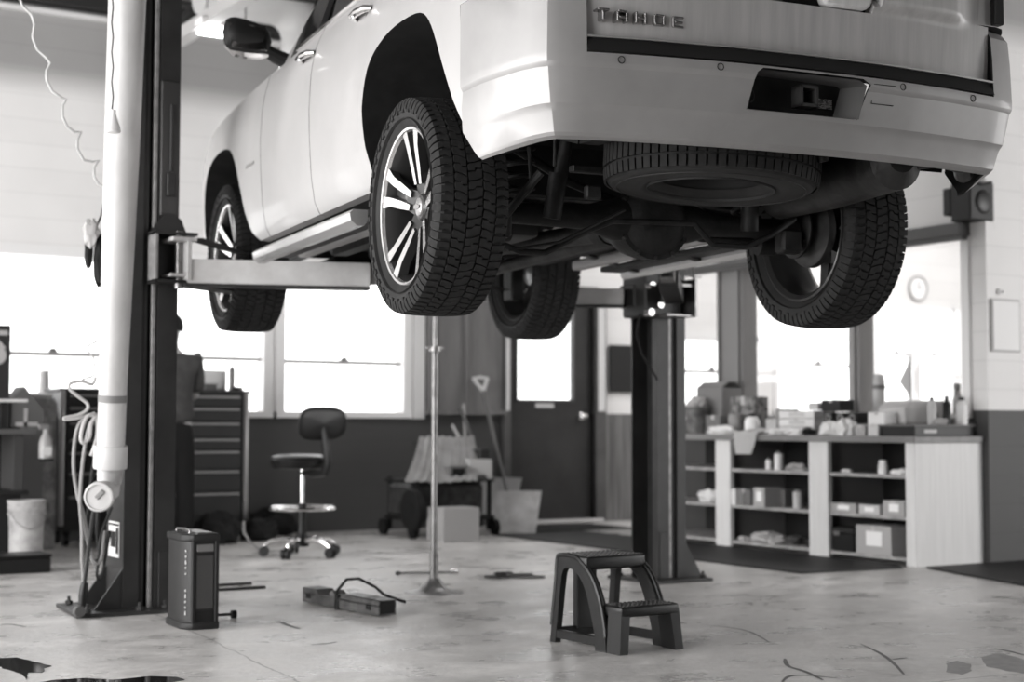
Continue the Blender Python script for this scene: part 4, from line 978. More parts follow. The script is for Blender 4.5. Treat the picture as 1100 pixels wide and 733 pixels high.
# portable box light standing beside the left post
CASE = mat('dark case plastic', .035, .4, g2=.045, scale=12)
e = empty('work_light', (2.485, 6.945, 0), math.radians(-2), 'black upright battery light box beside the left lift post base', 'light')
q = B(); w_, d_ = .128, .27
q.prism([(-w_/2-.02, -d_/2+.06), (-w_/2+.015, -d_/2), (w_/2, -d_/2), (w_/2, d_/2), (-w_/2-.02, d_/2)], .40, TR(0, 0, .015)); q.build('case', CASE, e)
q = B()
for z0 in (0, .405): q = B(); q.prism([(-w_/2-.03, -d_/2+.055), (-w_/2+.01, -d_/2-.012), (w_/2+.012, -d_/2-.012), (w_/2+.012, d_/2+.01), (-w_/2-.03, d_/2+.01)], .035, TR(0, 0, z0), bev=.006); q.build('end_frame', mat('rubber frame', .03, .55), e)
q = B(); q.bb(w_/2-.012, w_/2+.008, -d_/2-.010, -d_/2+.01, .03, .41, bev=.004); q.bb(-w_/2+.006, -w_/2+.024, -d_/2-.010, -d_/2+.01, .03, .41, bev=.004); q.build('corner_post', mat('rubber frame', .03), e)
q = B(); q.bb(-w_/2+.03, w_/2-.016, -d_/2-.004, -d_/2+.002, .095, .34, bev=.002); q.build('lens_panel', mat('grey lens', .10, .45), e)
q = B(); q.bb(-w_/2+.03, w_/2-.016, -d_/2-.007, -d_/2+.002, .357, .392, bev=.004); q.build('top_bezel', mat('grey bezel', .2, .35), e)
q = B(); q.bb(-w_/2+.03, w_/2-.016, -d_/2-.002, -d_/2+.002, .04, .085); q.build('dark_slot', DARKMAT, e)
q = B()
for k in range(12):
    if k in (5, 6): continue
    q.box((-w_/2-.008, -d_/2+.038, .075+k*.026), (.004, .006, .010 if k % 3 else .018), (0, 0, -.9))
q.build('light_row', mat('pale studs', .6, .4), e)
q = B(); q.tube([(-.05, -.08, .438), (-.05, -.08, .452), (-.045, 0, .456), (-.05, .12, .452), (-.05, .12, .44)], .006, 8); q.bb(-.03, .05, -.12, .12, .438, .446, bev=.002); q.build('handle', STEEL, e)
# floor ramp / channel tool with hose handle
e = empty('channel_jack', (3.385, 7.17, 0), math.radians(5.2), 'grey steel channel bar tool with black hose handle lying on floor', 'jack')
GS = mat('scuffed grey steel', .17, .42, .3, g2=.08, scale=14)
q = B(); L_ = .385
q.bb(-.05, -.044, -L_, L_, .012, .06); q.bb(.044, .05, -L_, L_, .012, .06); q.bb(-.05, .05, -L_, L_, .008, .014)
q.prism([(-L_, .05), (-L_, .085), (-.02, .085), (.0, .05)], .006, Matrix(((0, 0, 1, -.05), (1, 0, 0, 0), (0, 1, 0, 0), (0, 0, 0, 1)))); q.prism([(-L_, .05), (-L_, .085), (-.02, .085), (.0, .05)], .006, Matrix(((0, 0, 1, .044), (1, 0, 0, 0), (0, 1, 0, 0), (0, 0, 0, 1))))
q.bb(-.05, .05, -L_, -.03, .079, .085)
q.prism([(.20, .05), (.24, .085), (L_, .085), (L_, .05)], .1, Matrix(((0, 0, 1, -.05), (1, 0, 0, 0), (0, 1, 0, 0), (0, 0, 0, 1))))
q.build('channel', GS, e)
q = B(); q.bb(-.042, .042, -L_+.002, -L_+.02, .016, .078); q.build('open_end', DARKMAT, e)
q = B(); q.prism([(.0, .02), (.12, .06), (.13, .075), (.10, .09), (.02, .04)], .07, Matrix(((0, 0, 1, -.035), (1, 0, 0, 0), (0, 1, 0, 0), (0, 0, 0, 1)))); q.build('saddle', STEEL, e)
for yy in (-.30, -.275, .31, .335):
    q = B(); q.bb(-.0525, -.05, yy-.008, yy+.008, .03, .055); q.build('vent_hole', DARKMAT, e)
q = B(); q.tube([(-.055, .02, .0), (-.057, .02, .06), (-.05, .015, .10), (-.02, -.02, .155), (.03, -.06, .16), (.09, -.12, .12), (.11, -.17, .085), (.14, -.2, .07), (.20, -.24, .045)], .008, 10); q.build('hose_handle', BLK, e)
q = B(); q.bb(-.06, .055, .005, .035, .0, .075, bev=.004); q.build('clamp', BLKP, e)
# thin things lying on the floor
q = B(); a = at(425, 618, 2, 0); c = at(492, 617, 2, 0); q.cyl(a+Vector((0, 0, .012)), c+Vector((0, 0, .012)), .006, seg=8); q.cyl(a+Vector((0, 0, .012)), a.lerp(c, .07)+Vector((0, 0, .012)), .012, seg=10); o = q.build('torque_bar', mat('dark steel bar', .07, .4, .6)); tag(o, 'thin long steel bar on floor behind the pole stand base', 'bar')
q = B(); d_ = (c-a).normalized(); q.cyl(c-d_*.05+Vector((0, 0, .014)), c+Vector((0, 0, .014)), .014, seg=12); b_ = q.build('socket_end', CHROME, o)
e = empty('pry_tool', at(547, 621, 2, 0), math.radians(-20), 'flat dark metal tool lying on floor between pole stand and stool', 'tool')
q = B(); q.prism([(-.16, -.01), (-.09, -.035), (.0, -.03), (.20, -.10), (.21, -.085), (.05, .01), (-.08, .03)], .018, TR(0, 0, .002), bev=.003); q.bb(-.10, .02, -.035, .0, .018, .04, bev=.008); q.build('blade', mat('dark steel bar', .07), e)
q = B(); q.bb(-.02, .14, -.045, -.012, .02, .03, bev=.003); q.build('grip', STEEL, e)
for (u0, v0, u1, v1, lb) in ((225, 631, 270, 628.5, 'shorter thin dark pipe on floor behind the box light'), (225, 636, 285, 632.5, 'longer dark pipe on floor behind the box light')):
    a = at(u0, v0, 2, 0)+Vector((0, 0, .009)); c = at(u1, v1, 2, 0)+Vector((0, 0, .009)); q = B(); q.cyl(a, c, .009, seg=8); tag(q.build('steel_pipe', mat('dark pipe', .07)), lb, 'pipe')
a = at(226, 666, 2, 0)+Vector((0, 0, .02)); c = at(251, 664.5, 2, 0)+Vector((0, 0, .02)); q = B(); q.cyl(a, c, .007, seg=8); o = q.build('wheel_wrench', mat('dark pipe', .07)); tag(o, 'short dark rod with a knob end poking past the box light', 'wrench')
q = B(); d_ = (c-a).normalized(); q.cyl(c-d_*.012, c+d_*.012, .02, seg=12); q.build('knob', BLKP, o)
# ---- exhaust extraction pipe hanging in front of left post
PVC = mat('grubby white pipe', .42, .5, g2=.52, scale=5, stretch=(1, 1, .4))
b0 = at(119, 480, 1, 7.28); b1 = at(137, -6, 1, 7.05); dv = (b1-b0).normalized()
e = empty('exhaust_pipe', b0, 0, 'long off-white vertical pipe with round capped elbow beside left post', 'pipe')
M = dv.to_track_quat('Z', 'Y').to_matrix().to_4x4()
q = B(); q.lathe([(0, 0), (.066, 0), (.066, .3), (.083, 1.4), (.091, (b1-b0).length+.6), (0, (b1-b0).length+.6)], M, 32); q.build('pipe_body', PVC, e)
q = B(); q.lathe([(.064, .215), (.0685, .215), (.0685, .25), (.064, .25)], M, 32, closed=True); q.build('tape_band', mat('grey tape', .22, .6), e)
q = B(); q.lathe([(0, -.105), (.078, -.105), (.08, -.10), (.08, 0), (.078, .005), (.06, .005), (0, .005)], M, 32); q.build('collar', PVC, e)
q = B(); q.lathe([(0, -.18), (.057, -.18), (.060, -.105), (0, -.105)], M, 28); q.build('reducer', mat('stained pipe', .30, .6, g2=.5, scale=8), e)
cc = at(106.5, 534, 1, 7.16)-b0; dd = (Vector((0, 0, CH))-(cc+b0)); dd.z = 0; dd = (dd.normalized()+Vector((-.25, 0, -.05))).normalized()
q = B(); q.tube([M @ Vector((0, 0, -.17)), M @ Vector((0, 0, -.21)), cc+Vector((.02, .06, .015)), cc-dd*.02], [.053, .053, .058, .062], 24); q.build('elbow', PVC, e)
Mc = dd.to_track_quat('Z', 'Y').to_matrix().to_4x4(); Mc.translation = cc
q = B(); q.lathe([(.0, -.02), (.070, -.02), (.072, .0), (.068, .016), (.060, .018), (.058, .010), (0, .010)], Mc, 36); q.mi = 0; q.build('end_cap', PVC, e)
q = B(); q.box((0, 0, .013), (.022, .05, .012), (0, 0, -.75), bev=.003); q.bm.transform(Mc @ TR(.005, .012, 0)); q.build('cap_mark', mat('dark smudge', .25, .6), e)
# wires at the pipe + pull-cord bell
q = B(); c0 = at(117, 232, 1, 7.05); q.tube([at(120+(1.6 if k % 2 else 0), -8+k*16, 1, 6.92) for k in range(9)], .004, 6); o = q.build('power_cord', mat('dark cord', .06, .6)); tag(o, 'thin dark cord hanging along the white pipe with a pale bell plug', 'cord')
bp_ = at(121.5, 125, 1, 6.92); q = B(); q.lathe([(0, .03), (.012, .03), (.016, .0), (.034, -.055), (.036, -.07), (.028, -.078), (0, -.078)], Matrix.Translation(bp_), 16); q.build('bell_plug', mat('clear pale plastic', .6, .3), o)
# coiled translucent cord in the air at upper left
P_ = [(21, -4), (24, 6), (34, 16), (37, 26), (35, 40), (40, 53), (50, 62), (54, 68), (50, 76), (50, 86), (56, 98), (66, 105), (71, 107), (67, 113), (67, 125), (72, 136), (80, 142), (87, 142), (83, 150), (83, 160), (90, 172), (100, 174), (106, 172), (101, 180), (101, 190), (106, 198), (112, 201)]
q = B(); q.tube([at(u, v_, 1, 7.25) for u, v_ in P_], .0065, 6); tag(q.build('coiled_air_hose', mat('translucent hose', .16, .3, g2=.5, scale=2)), 'thin translucent coiled air hose dangling at the upper left wall', 'hose')
# loops of hose hooked on left post
HM = [mat('pale hose', .42, .4), mat('grey hose', .28, .5), mat('black hose', .03, .5)]
def hose(pix, y, r, mi, lb, y2=None):
    n = len(pix); q = B(); P = [at(u, v_, 1, lerp(y, y2 if y2 else y, k/(n-1))) for k, (u, v_) in enumerate(pix)]
    S = []
    for i in range(len(P)-1):
        a, b_, c, d_ = P[max(i-1, 0)], P[i], P[i+1], P[min(i+2, n-1)]
        for k in range(5): t = k/5; S.append(.5*((2*b_)+(c-a)*t+(2*a-5*b_+4*c-d_)*t*t+(-a+3*b_-3*c+d_)*t**3))
    q.tube(S+[P[-1]], r, 8); return tag(q.build('hose', HM[mi]), lb, 'hose')
hose([(103, 405), (99, 413), (88, 410), (76, 412), (75, 418), (84, 426), (94, 434), (93, 441), (84, 446), (70, 449), (72, 451), (90, 448), (102, 444)], 7.5, .0085, 0, 'pale hose zigzagging beside the pipe in front of the tool chest')
hose([(104, 367), (96, 371), (94, 376), (100, 384), (101, 392), (103, 398), (100, 404), (88, 408)], 7.5, .005, 0, 'thin pale wire curling in front of the left window by pipe')
hose([(110, 446), (96, 447), (86, 455), (81, 470), (79, 500), (83, 530), (90, 555), (94, 580), (99, 600), (104, 606), (109, 598), (112, 570)], 7.55, .0095, 1, 'outermost pale grey hose loop at left side of post', 7.62)
hose([(112, 450), (99, 452), (92, 475), (88, 505), (86, 540), (88, 570), (88, 600), (90, 625)], 7.52, .009, 1, 'grey hose falling straight inside the outer loop', 7.6)
hose([(104, 447), (98, 455), (96, 470), (89, 476), (87, 468), (91, 452), (97, 446), (104, 452), (104, 470), (98, 490)], 7.48, .0095, 0, 'small twisted pale hose knot at top of the coil')
hose([(114, 460), (104, 480), (99, 510), (96, 540), (93, 570), (97, 596), (103, 603), (107, 596), (104, 570), (106, 540)], 7.58, .009, 2, 'black hose loop hanging behind the grey hoses', 7.64)
hose([(120, 545), (112, 565), (108, 580), (106, 600), (104, 618), (109, 622), (113, 600), (118, 570)], 7.62, .008, 2, 'lower black hose loop against the post side')
hose([(102, 540), (99, 560), (96, 585), (93, 610), (90, 632), (88, 646)], 7.5, .010, 2, 'black hose ending in a thick connector near the floor')
a, c = at(91, 626, 1, 7.5), at(88, 648, 1, 7.5)
e = empty('hose_connector', c, 0, 'black ribbed hose connector with a round end near post base', 'connector')
q = B(); q.tube([a-c, (a-c)*.6, (a-c)*.3, Vector((0, 0, -.02))], [.018, .022, .022, .018], 12); q.build('barrel', BLKP, e)
q = B(); cp_ = at(85, 657, 1, 7.46)-c; q.lathe([(0, -.02), (.026, -.02), (.03, 0), (.026, .02), (0, .02)], Matrix.Translation(cp_) @ RX(PI/2), 18); q.build('round_end', mat('dull cap', .12, .5), e)
# gloves / rags hook beside the pipe
h0 = at(113, 232, 1, 7.4)
e = empty('hanging_gloves', h0, 0, 'dark gloves and straps hanging from a hook behind white pipe', 'gloves')
q = B(); q.tube([(0, 0, .12), (-.02, 0, 0), (-.05, 0, -.08)], .005, 6); q.build('strap', BLK, e)
q = B(); q.blob((-.02, 0, -.22), (.06, .05, .26), 3, .3, flat=False); q.build('glove', BLK, e)
q = B(); q.blob((-.075, .01, -.18), (.04, .03, .16), 5, .3, flat=False); q.build('glove', BLK, e)
q = B(); q.blob((-.07, -.01, -.09), (.07, .04, .12), 8, .5, flat=False); q.build('rag', mat('grey rag', .4, .9), e)
# ================================================================== shelving counter along the partition
CW = mat('counter white paint', .62, .5, g2=.68, scale=40, stretch=(1, 1, .05))
CT = mat('counter worktop', .20, .5, g2=.26, scale=6, stretch=(2, .3, 1))
DK = mat('shelf back board', .035, .8)
ZT = .875; XF, XB = 7.63, 8.28; YN, YF = 7.33, 10.35
e = empty('shelving_counter', (XF, YN, 0), 0, 'long white painted shelving counter with open bays under a grey worktop', 'counter')
def R(q, x0, x1, y0, y1, z0, z1, **k): q.bb(x0-XF, x1-XF, y0-YN, y1-YN, z0, z1, **k); return q
R(B(), XF-.02, XB, YN-.015, YF, ZT-.045, ZT, bev=.004).build('worktop', CT, e)
R(B(), XF+.03, XB, YN+.001, YN+.02, 0, ZT-.045).build('end_panel', CW, e)
for (a, c) in ((7.33, 7.42), (8.17, 8.37), (9.26, 9.44)): R(B(), XF, XF+.04, a, c, 0, ZT-.045, bev=.003).build('upright', CW, e); R(B(), XF+.04, XB, (a+c)/2-.01, (a+c)/2+.01, 0, ZT-.05).build('divider', mat('divider grey', .22, .6), e)
for z in (.045, .32, .60):
    for (a, c) in ((7.42, 8.17), (8.37, 9.26), (9.44, YF)): R(B(), XF+.015, XB-.01, a, c, z-.012, z+.010, bev=.002).build('shelf', mat('shelf edge', .42, .6, g2=.3, scale=9), e)
R(B(), XB-.02, XB, YN+.02, YF, .03, ZT-.05).build('back_panel', DK, e)
for yb in (7.78, 8.80): R(B(), XB-.035, XB-.02, yb-.08, yb+.08, .05, ZT-.06).build('back_stud', mat('divider grey', .22), e)

def put(name, fn, loc, label, cat, group=None, rz=0):
    e = empty(name, loc, rz, label, cat, group); fn(e); return e
def ctr(u, z, x=7.86):         # a spot on the counter / a shelf seen at pixel column u, at depth-plane x
    p = at(u, 460, 0, x); return Vector((x, p.y, z))
def carton(name, loc, d, m, label, rz=0, cat='box', flaps=0, labelm=None, group=None):
    e = empty(name, loc, rz, label, cat, group)
    q = B(); q.bb(-d[0]/2, d[0]/2, -d[1]/2, d[1]/2, 0, d[2], bev=.003); q.build('box_body', m, e)
    if not flaps:
        q = B(); q.bb(-d[0]/2-.002, d[0]/2+.002, -.018, .018, d[2]*.78, d[2]+.0015); q.build('tape', mat('packing tape', .45, .3), e)
    else:
        for s_ in (-1, 1):
            q = B(); obox(q, (s_*d[0]/2, 0, d[2]), (s_*d[0]*.15, 0, d[2]+d[0]*.22), d[1], .004); q.build('flap', m, e)
    if labelm:
        q = B(); q.bb(-d[0]/2-.0025, -d[0]/2-.001, -d[1]*.25, d[1]*.2, d[2]*.3, d[2]*.8); q.build('label_sticker', labelm, e)
    return e
def wpx(u0, u1, x): return abs(at(u1, 460, 0, x).y-at(u0, 460, 0, x).y)
GB = mat('grey carton', .36, .8); WB = mat('white carton', .68, .7); DB = mat('dark carton', .035, .6); MB = mat('mid carton', .2, .8)
# things on the worktop, far to near
p = ctr(749, ZT); e = empty('bucket', p, 0, 'grey round bucket at far end of counter beside the right post', 'bucket')
q = B(); q.lathe([(0, 0), (.085, 0), (.10, .20), (.106, .205), (.106, .225), (.094, .225), (.09, .19), (0, .18)], None, 24); q.build('bucket_body', mat('grey bucket', .22, .6, g2=.1, scale=12), e)
q = B(); q.blob((0, 0, .20), (.15, .15, .12), 3, .4); q.build('rag_heap', mat('grey rag', .4), e)
carton('cardboard_box', ctr(773, ZT, 8.10), (.24, .30, .38), mat('grey brown box', .24, .85), 'tall brown open-topped cardboard box at the far end of counter', .1, flaps=1, labelm=None)
carton('dark_box', ctr(773, ZT, 7.84), (.14, .18, .15), MB, 'dark small box in front of the tall brown box', .0)
p = ctr(790, ZT, 7.86); e = empty('paper_bag', p, .2, 'grey crumpled paper bag between tall box and white bottle', 'bag')
q = B(); q.grid(lambda a, c: Vector(((.055+.008*math.sin(9*c+a*20))*(1 if abs(math.cos(2*PI*a)) > .7 else .8)*math.cos(2*PI*a), (.06+.006*math.sin(14*a))*math.sin(2*PI*a), .16*c)), 24, 8, cu=True); q.bb(-.045, .045, -.045, .045, 0, .01); q.build('bag_body', mat('grey paper', .3, .9), e)
p = ctr(808, ZT, 7.80); e = empty('white_jug', p, 0, 'white plastic jug standing on the counter behind the draped rag', 'jug')
q = B(); q.lathe([(0, 0), (.055, 0), (.06, .01), (.06, .10), (.045, .13), (.025, .14), (.025, .155), (0, .155)], None, 20); q.build('jug_body', WHITEP, e)
q = B(); q.lathe([(.028, .14), (.028, .165), (0, .165)], None, 16); q.build('cap', BLKP, e)
e = carton('parts_box', ctr(805, ZT+.0, 8.02), (.16, .26, .30), mat('dark patterned box', .09, .7, g2=.3, scale=22), 'dark patterned box behind the white jug', .15)
def rag(name, c, d, seed, label, m=CLOTH, amp=.45, group=None, cat='rag'):
    q = B(); q.blob((0, 0, 0), d, seed, amp, 30, 16, 1.9); return tag(q.build(name, m, loc=c), label, cat, group)
# draped rag over the counter edge
c0 = ctr(803, ZT, XF-.03)
def dr(u, v):
    y = (u-.5)*.20*(1+.35*math.sin(3.0*v)-.35*(v > .8)*(v-.8)*2); s_ = v*.36
    fx = .012*math.sin(u*13+v*3)+.008*math.sin(u*29)
    if s_ < .20: return Vector((.20-s_, y+.03*v, .012+abs(fx)+.05*max(0, .5-v)))
    return Vector((-.008-.5*abs(fx)-.02*(v-.55), y+.03*v, .012-(s_-.20)))
q = B(); q.grid(dr, 24, 24); bmesh.ops.solidify(q.bm, geom=q.bm.faces[:], thickness=.004); tag(q.build('draped_rag', CLOTH, loc=c0), 'white rag draped over the front edge of counter', 'rag')
rag('crumpled_rag', ctr(775, ZT, 7.74), (.12, .26, .075), 4, 'crumpled white rag lying left of the draped rag on counter')
e = carton('meter_box', ctr(836, ZT, 7.95), (.12, .16, .12), mat('white device', .5, .5), 'small pale device box with dark side near middle of counter')
rag('shop_rag', ctr(832, ZT, 7.72), (.10, .24, .05), 6, 'long pale crumpled rag right of the draped rag')
rag('shop_rag', ctr(856, ZT, 7.71), (.10, .22, .055), 9, 'pale crumpled rag in front of the stacked white boxes')
rag('black_glove', ctr(869, ZT, 7.70), (.08, .10, .06), 11, 'black work glove lying beside white rags on the counter', BLK, cat='glove')
for k, z in enumerate((0, .062, .124)):
    carton('carton', ctr(867, ZT+z, 7.92), (.22, wpx(848, 888, 7.92)*.95, .058), WB, ['bottom', 'middle', 'top'][k]+' flat white carton of the stack in mid counter', .0, labelm=mat('pale label', .5, .6))
q = B(); q.bb(-.11, .11, -.012, .012, 0, .20, bev=.003); tag(q.build('folder', mat('grey folder', .3, .6), loc=ctr(846, ZT, 7.92)), 'upright grey folder standing left of the white cartons', 'folder')
carton('carton', ctr(881, ZT+.186, 7.92), (.14, .11, .055), mat('pale carton', .5, .7), 'small pale carton on top of the white carton stack')
# six dark parts boxes in two rows
rows = []
for r_ in range(2):
    for c_ in range(3):
        e = empty('filter_box', ctr(896+c_*13, ZT+r_*.085, 7.88), 0, ['lower', 'upper'][r_]+' row '+['left', 'middle', 'right'][c_]+' small black ringed filter box on counter', 'box', 'black filter boxes on the counter')
        q = B(); w_ = .098; q.bb(-.06, .06, -w_/2, w_/2, 0, .082, bev=.003); q.build('box_body', DB, e)
        q = B(); q.lathe([(.018, -.001), (.028, -.001), (.028, .001), (.018, .001)], TR(-.061, 0, .042) @ RY(PI/2), 16, closed=True); q.build('ring_print', mat('grey print', .3, .6), e)
carton('carton', ctr(900, ZT+.175, 7.92), (.14, .20, .085), DB, 'black carton on top of the black filter boxes')
rag('white_rag', ctr(893, ZT, 7.70), (.12, .18, .11), 21, 'white crumpled rag in front of the black filter boxes, left')
rag('white_rag', ctr(909, ZT, 7.69), (.12, .15, .13), 23, 'white crumpled rag in front of the black filter boxes, right')
carton('small_box', ctr(928, ZT, 7.70), (.08, .10, .075), mat('mottled carton', .3, .8, g2=.45, scale=30), 'small mottled box right of the white rags')
carton('small_box', ctr(942, ZT, 7.69), (.08, .10, .08), mat('pale carton', .5), 'small pale box beside the black tray')
# black equipment cases along the near end
e = empty('black_case', Vector((7.79, 7.90, ZT)), 0, 'low black case in the middle of the counter near end', 'case')
q = B(); q.bb(-.06, .04, -.06, .22, 0, .075, bev=.005); q.build('case_body', BLKP, e); q = B(); q.bb(-.062, .042, -.062, .222, .075, .082); q.build('lid', mat('case lid grey', .22, .5), e)
e = empty('black_case', (7.86, 7.50, ZT), 0, 'long low black case at near end of the counter under the bottles', 'case')
q = B(); q.bb(-.19, .38, -.13, .32, 0, .068, bev=.004); q.build('case_body', BLKP, e); q = B(); q.bb(-.2, .40, -.14, .33, .068, .078, bev=.002); q.build('lid', mat('case lid grey', .22, .5), e)
q = B(); q.bb(-.10, .02, -.133, -.130, .022, .045); q.build('case_label', mat('pale label', .5), e)
TZ = ZT+.079
carton('white_carton', (7.75, at(948, 460, 0, 7.75).y, TZ), (.12, .16, .085), WB, 'white carton next to the grey equipment box near the bottles')
e = empty('dispenser_box', (8.02, at(979, 440, 0, 8.02).y, TZ), 0, 'large light grey plastic box with a dark slot near the bottles', 'box')
q = B(); q.prism([(-.20, 0), (.20, 0), (.20, .17), (-.12, .17), (-.20, .12)], .26, TR(0, .13, 0) @ RX(PI/2), bev=.01); q.build('box_body', mat('light grey plastic', .45, .5), e)
q = B(); q.bb(.02, .12, -.134, -.128, .05, .085); q.build('slot', BLKP, e)
def bottle(u, x, h, r, m, label, trig=0, y=None):
    p = at(u, 440, 1, x); e = empty('spray_bottle', (p.x, x, TZ), .4, label, 'bottle', 'bottles at the near end of the counter')
    q = B(); q.lathe([(0, 0), (r, 0), (r*1.03, .01), (r, h*.72), (r*.45, h*.86), (r*.4, h*.92), (0, h*.92)], None, 18); q.build('bottle_body', m, e)
    q = B()
    if trig: q.bb(-.05, .03, -.014, .014, h*.95, h*1.12, bev=.006); q.prism([(-.045, h*.95), (-.03, h*.95), (-.045, h*.78), (-.055, h*.8)], .012, TR(0, .006, 0) @ RX(PI/2)); q.cyl((0, 0, h*.88), (0, 0, h*.97), .014); q.build('trigger', mat('grey plastic', .2), e)
    else: q.lathe([(r*.5, h*.88), (r*.5, h), (0, h)], None, 14); q.build('cap', BLKP, e)
bottle(1001, 7.46, .19, .030, mat('pale carton', .5), 'pale slim bottle with a dark cap left of the black bottle')
bottle(1017, 7.44, .20, .028, BLKP, 'black bottle between the pale slim bottle and the white jug')
bottle(1033, 7.41, .19, .040, WHITEP, 'white round bottle nearest the right wall')
bottle(1029, 7.56, .26, .035, mat('grey bottle', .35, .5), 'grey trigger spray bottle behind the white round bottle', 1)
rag('rag_ball', (at(1010, 440, 1, 7.42).x, 7.42, TZ), (.09, .09, .05), 31, 'small grey rag at foot of the bottles', mat('grey rag', .4))
# pale pennant + post things standing behind the counter on the sill
e = empty('pennant', (8.30, at(978, 400, 0, 8.30).y, 1.03), 0, 'pale triangular pennant on a thin stick on the partition sill', 'flag')
q = B(); q.cyl((0, 0, 0), (0, 0, .42), .006, seg=8); q.build('stick', GREYP, e)
q = B(); q.prism([(0, .12), (0, .40), (-.11, .24)], .003, RZ(-PI/2) @ RX(PI/2)); q.build('cloth', mat('pale grey cloth', .5, .8), e)
e = empty('tall_canister', (8.30, at(944, 400, 0, 8.30).y, 1.03), 0, 'tall pale cylinder standing on the sill behind the white carton', 'cylinder')
q = B(); q.lathe([(0, 0), (.045, 0), (.045, .26), (.035, .30), (0, .30)], None, 20); q.build('body', mat('pale grey plastic', .5, .5), e); q = B(); q.lathe([(.047, .19), (.05, .19), (.05, .22), (.047, .22)], None, 20, closed=True); q.build('band', GREYP, e)
# shelf contents
def sh(u, z, x=7.74): return Vector((x, at(u, 540, 0, x).y, z+.0105))
bw_ = lambda u0, u1, x=7.72: wpx(u0, u1, x)*.95
rag('folded_cloth', sh(764, .32), (.14, .22, .11), 41, 'white cloth heap on the middle shelf right beside the post')
e = carton('carton', sh(791, .32, 7.70), (.12, bw_(786, 797), .125), WB, 'white carton at the left of middle bay middle shelf')
carton('carton', sh(806, .32, 7.78), (.14, .17, .12), MB, 'dark carton behind the white one on middle bay middle shelf')
carton('carton', sh(826, .32, 7.70), (.20, .13, .145), GB, 'grey carton with pale label in centre of middle bay', labelm=PAPER)
carton('carton', sh(848, .32, 7.86), (.2, .12, .13), MB, 'dark carton right of the labelled grey carton')
def can(u, z, x, r, h, m, label):
    e = empty('can', sh(u, z, x), 0, label, 'can'); q = B(); q.lathe([(0, 0), (r, 0), (r, h), (r*.9, h+.004), (0, h+.004)], None, 18); q.build('can_body', m, e)
    q = B(); q.lathe([(r*.5, h+.004), (r*.5, h+.02), (0, h+.02)], None, 12); q.build('lid', mat('grey plastic', .2), e)
can(857, .32, 7.72, .035, .12, mat('pale carton', .5), 'pale cylindrical can at right of the middle bay middle shelf')
can(826, .60, 7.72, .022, .07, WHITEP, 'small white can on the middle bay top shelf, left one')
can(837, .60, 7.74, .036, .12, WHITEP, 'taller white can on the middle bay top shelf')
rag('crumpled_paper', sh(857, .60, 7.70), (.12, .20, .06), 43, 'crumpled paper spilling over the edge of middle bay top shelf', mat('grey rag', .4))
rag('paper_heap', sh(826, .045, 7.74), (.16, .34, .09), 45, 'heap of pale scraps on the bottom shelf of middle bay', mat('grey rag', .4))
rag('paper_heap', sh(852, .045, 7.80), (.14, .14, .07), 47, 'smaller grey scrap heap on bottom shelf, right of the pale heap', mat('dark rag', .15, .9))
rag('paper_heap', sh(800, .045, 7.70), (.08, .1, .04), 48, 'small pale scrap at the left end of bottom shelf', mat('grey rag', .4))
e = empty('white_bottle', sh(949, .60, 7.70), 0, 'small white handled bottle on the near bay top shelf', 'bottle')
q = B(); q.lathe([(0, 0), (.034, 0), (.035, .06), (.028, .078), (.03, .095), (0, .098)], None, 16); q.build('bottle_body', WHITEP, e); q = B(); q.tube([(-.03, 0, .08), (-.045, 0, .06), (-.03, 0, .03)], .005, 6); q.build('handle', WHITEP, e)
rag('soap_block', sh(910, .60, 7.72), (.06, .10, .03), 51, 'small white lump on near bay top shelf, left side', WHITEP, .2)
rag('bent_cloth', sh(969, .60, 7.70), (.09, .15, .05), 53, 'pale twisted cloth on near bay top shelf, right end')
carton('low_box', sh(912, .32, 7.72), (.12, bw_(898, 927), .065), GB, 'low grey open carton on near bay middle shelf, left', labelm=PAPER)
carton('low_box', sh(940, .32, 7.70), (.12, bw_(929, 952), .065), mat('pale carton', .5), 'low pale carton on near bay middle shelf, centre', labelm=PAPER)
carton('labelled_box', sh(967, .32, 7.70), (.13, bw_(955, 979), .105), GB, 'grey carton with white label on near bay middle shelf, right', labelm=PAPER)
e = empty('black_toolbox', sh(908, .045, 7.74), 0, 'black plastic toolbox on the bottom shelf of near bay', 'toolbox')
q = B(); w_ = bw_(890, 926); q.bb(-.08, .08, -w_/2, w_/2, 0, .13, bev=.006); q.build('box_body', BLKP, e); q = B(); q.bb(-.084, .084, -w_/2-.003, w_/2+.003, .13, .165, bev=.006); q.build('lid', mat('toolbox lid', .05, .4), e); q = B(); q.bb(-.088, -.083, -.03, .03, .11, .14); q.build('latch', STEEL, e)
carton('cardboard_box', sh(950, .045, 7.76), (.22, bw_(928, 968), .20), mat('light carton', .38, .8), 'large grey cardboard box with paper label on near bay bottom shelf', labelm=PAPER)
